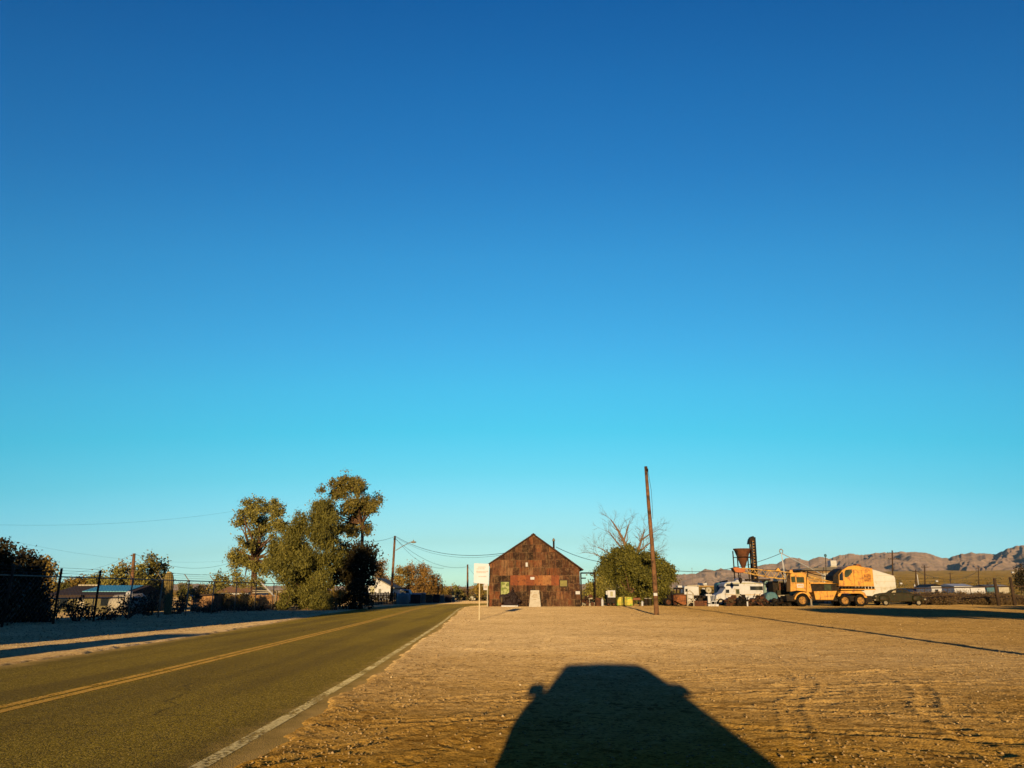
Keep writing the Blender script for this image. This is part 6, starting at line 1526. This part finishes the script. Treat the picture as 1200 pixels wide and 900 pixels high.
# ================================================================== THE CAR CASTING THE SHADOW
def car():
    cx = .44
    paint = M('bronze_car_paint', (.26,.165,.012), .8, .05, 2, spec=0, bmp=0)
    t = thing('parked_car', 'bronze car below the picture whose long shadow lies on the dirt', 'car', (cx,-1.2,0))
    def ring(y, hw, zb, zt, crown_, n=9):
        pts = []
        pts.append((cx-hw*.9, y, zb)); pts.append((cx-hw, y, zb+.18)); pts.append((cx-hw, y, zt-.20)); pts.append((cx-hw*.95, y, zt-.07))
        for k in range(n):
            u = -0.86+1.72*k/(n-1); pts.append((cx+hw*u, y, zt+crown_*(1-u*u)-.0))
        pts.append((cx+hw*.95, y, zt-.07)); pts.append((cx+hw, y, zt-.20)); pts.append((cx+hw, y, zb+.18)); pts.append((cx+hw*.9, y, zb))
        return pts
    def loft(rings):
        mb = MB(); n = len(rings[0]); vs = [p for r in rings for p in r]
        fs = [(i*n+k, i*n+(k+1) % n, (i+1)*n+(k+1) % n, (i+1)*n+k) for i in range(len(rings)-1) for k in range(n)]
        fs += [tuple(range(n)), tuple(range((len(rings)-1)*n, len(rings)*n))]
        return mb.add(vs, fs)
    loft([ring(-3.3,.86,.35,.88,.02), ring(-3.15,.95,.28,.98,.03), ring(-2.2,1.0,.26,1.02,.03), ring(-.9,1.0,.26,1.02,.03), ring(.15,1.0,.26,HOOD_C,.05), ring(.9,.99,.26,HOOD_M,.075), ring(1.55,.97,.26,HOOD_F,.085), ring(1.74,.94,.28,HOOD_F-.06,.06), ring(1.95,.86,.33,.72,.02)]).build('body', paint, t, smooth=True)
    mb = MB()
    sec = lambda y, hw, z: [(cx-hw, y, z), (cx+hw, y, z)]
    gv = []; 
    prof = [(-3.0,.86,1.02),(-2.75,.80,1.40),(-2.5,.73,1.66),(-1.8,.72,1.715),(-1.15,.71,1.715),(-.80,.69,1.67),(-.10,.90,1.02)]
    for y, hw, z in prof: gv += [(cx-hw*1.0, y, z-.04),(cx-hw*.85, y, z),(cx+hw*.85, y, z),(cx+hw*1.0, y, z-.04)]
    roof = MB()
    rs = prof[2:6]; vs = []; fs = []
    for y, hw, z in rs: vs += [(cx-hw,y,z-.05),(cx-hw*.9,y,z-.01),(cx,y,z+.015),(cx+hw*.9,y,z-.01),(cx+hw,y,z-.05),(cx+hw,y,z-.09),(cx-hw,y,z-.09)]
    n = 7
    fs = [(i*n+k,i*n+(k+1)%n,(i+1)*n+(k+1)%n,(i+1)*n+k) for i in range(len(rs)-1) for k in range(n)]+[tuple(range(n)),tuple(range(3*n,4*n))]
    roof.add(vs, fs); roof.build('roof', paint, t, smooth=True)
    # glazing, dark tinted
    gl = M('tinted_car_glass', (.012,.016,.018), .05, .1, 1, spec=.6, bmp=0)
    def pane(name, pts):
        q = [Vector(p) for p in pts]; nn = (q[1]-q[0]).cross(q[2]-q[0]).normalized()*.008
        m = MB(); k = len(q); m.add([p-nn for p in q]+[p+nn for p in q], [tuple(range(k)), tuple(range(k,2*k))]+[(i,(i+1)%k,k+(i+1)%k,k+i) for i in range(k)]); m.build(name, gl, t)
    pane('windscreen', [(cx-.88,-.12,1.02),(cx+.88,-.12,1.02),(cx+.63,-.82,1.62),(cx-.63,-.82,1.62)])
    pane('rear_window', [(cx-.82,-3.0,1.02),(cx+.82,-3.0,1.02),(cx+.66,-2.5,1.60),(cx-.66,-2.5,1.60)])
    for s in (-1,1):
        pane('side_window', [(cx+s*.93,-.25,1.02),(cx+s*.67,-.86,1.61),(cx+s*.69,-1.68,1.63),(cx+s*.945,-1.68,1.02)])
        pane('side_window', [(cx+s*.945,-1.76,1.02),(cx+s*.69,-1.76,1.63),(cx+s*.695,-2.45,1.60),(cx+s*.90,-2.9,1.02)])
        m = MB(); m.path([(cx+s*.93,-.12,1.0),(cx+s*.655,-.83,1.64)], .035, 6); m.path([(cx+s*.945,-1.72,1.0),(cx+s*.69,-1.72,1.66)], .04, 6); m.path([(cx+s*.88,-2.98,1.0),(cx+s*.69,-2.5,1.63)], .05, 6); m.build('pillar', paint, t)
        m = MB(); m.ball((cx+s*1.01,-.30,1.215),(.125,.09,.085),14,8,.7); mr = m.build('wing_mirror', paint, t, smooth=True)
        m = MB(); m.box(*(sorted((cx+s*.88,cx+s*.96))), -.34,-.26,1.05,1.19); m.build('mirror_arm', dark_metal, t)
        m = MB(); m.ball((cx+s*.66,1.86,.70),(.17,.09,.08),12,6); m.build('headlight', M('headlight_lens', (.5,.5,.48), .1, .05, 1, bmp=0), t, smooth=True)
        for y in (-2.35,.95): wheel(t, (cx+s*.88,y,.34), .34, .22, galv, 'x')
    m = MB(); m.box(cx-.6,cx+.6,1.93,1.955,.52,.64); m.build('grille', dark_metal, t)
    m = MB(); m.box(cx-.85,cx+.85,1.90,2.0,.34,.46); m.build('bumper', dark_metal, t, bevel=.02)
HOOD_C, HOOD_M, HOOD_F = .978, .966, .951
car()

# ================================================================== OUTSIDE THE FRAME: UNSEEN GUESSES PLACED TO THROW THE LONG SHADOWS
t = thing('shadow_barn', 'unseen barn shape added left of the road to throw the shoulder shadow', 'barn', (-22.4,4,0))  # added block giving the straight shadow along the left shoulder
mb = MB(); mb.prism_x([(-1,-.1),(8,-.1),(8,4.4),(3.5,5.7),(-1,4.4)], -27, -14.9); mb.build('wall', cream2, t)
mb = MB(); mb.prism_x([(3.5,5.72),(8.4,4.3),(8.4,4.45),(3.5,5.9),(-1.4,4.45),(-1.4,4.3)], -27.3, -14.6); mb.build('roof', red_roof, t)
mb = MB(); mb.box(-25,-21.5,-1.04,-.99,0,3.2); mb.build('door', dark_wood, t)
def free_tree(name, label, x, y, blobs, mat, r0, fork, seed, **kw):
    t = thing(name, label, 'tree', (x,y,0))
    cen = crown('crown', mat, t, blobs, seed=seed, **kw); g = random.Random(seed)
    limbs('trunk', bark, t, (x,y,0), fork, [tuple(cen[g.randrange(len(cen))]) for _ in range(12)], r0, seed)
free_tree('cypress_tree', 'tall dense cypress outside the picture beside the left road edge', -16.1, 15, [(-16.1,15,2.0,1.1,1.1,1.8),(-16.1,15,5,1.2,1.2,2.6),(-16.1,15,7.7,1.0,1.0,1.9)], leafD, .25, (-16.1,15,3), 201, clump_r=.45, per=40, leaf=.24, dens=2.2, shell=.3)
free_tree('spreading_tree', 'wide spreading tree outside the picture at the right of the lot', 24, 8, [(21,8,4.8,3.0,2.2,.8),(25,8,5.0,3.2,2.4,1.05),(28,8,4.9,2.5,2.2,1.0)], leafC, .28, (24,8,3.0), 202, clump_r=.55, per=46, leaf=.32, dens=2.4, shell=.2)
free_tree('spreading_tree', 'second wide tree outside the picture far right of the lot', 44, 12, [(40,12,4.8,4,3,1.0),(46,12,5.2,4.5,3,1.2),(51,12,5.0,4,3,1.1)], leafC, .35, (44,12,3.4), 203, clump_r=.6, per=40, leaf=.36, dens=2.0, shell=.2)
t = thing('utility_pole', 'wooden utility pole outside the picture beside the right lot edge', 'pole', (10.55,8,0))
mb = MB(); mb.path([(10.55,8,-.2),(10.58,8,5),(10.6,8,9.4)], [.17,.15,.12], 12); mb.build('shaft', pole_wood, t, smooth=True)
mb = MB(); mb.box(10.2,11.0,7.8,7.9,9.0,9.1); mb.build('cross_arm', dark_wood, t)
t = thing('shadow_box', 'unseen box added on the left shoulder to throw a shadow band', 'cabinet', (-12.1,9.5,0))  # added box, sized to throw the narrow shadow band on the verge
mb = MB(); mb.box(-12.85,-11.3,9.2,9.9,-.05,1.72); mb.build('case', galv, t, bevel=.02); mb = MB(); mb.box(-12.75,-11.4,9.17,9.195,.15,1.6); mb.build('door', cream2, t)
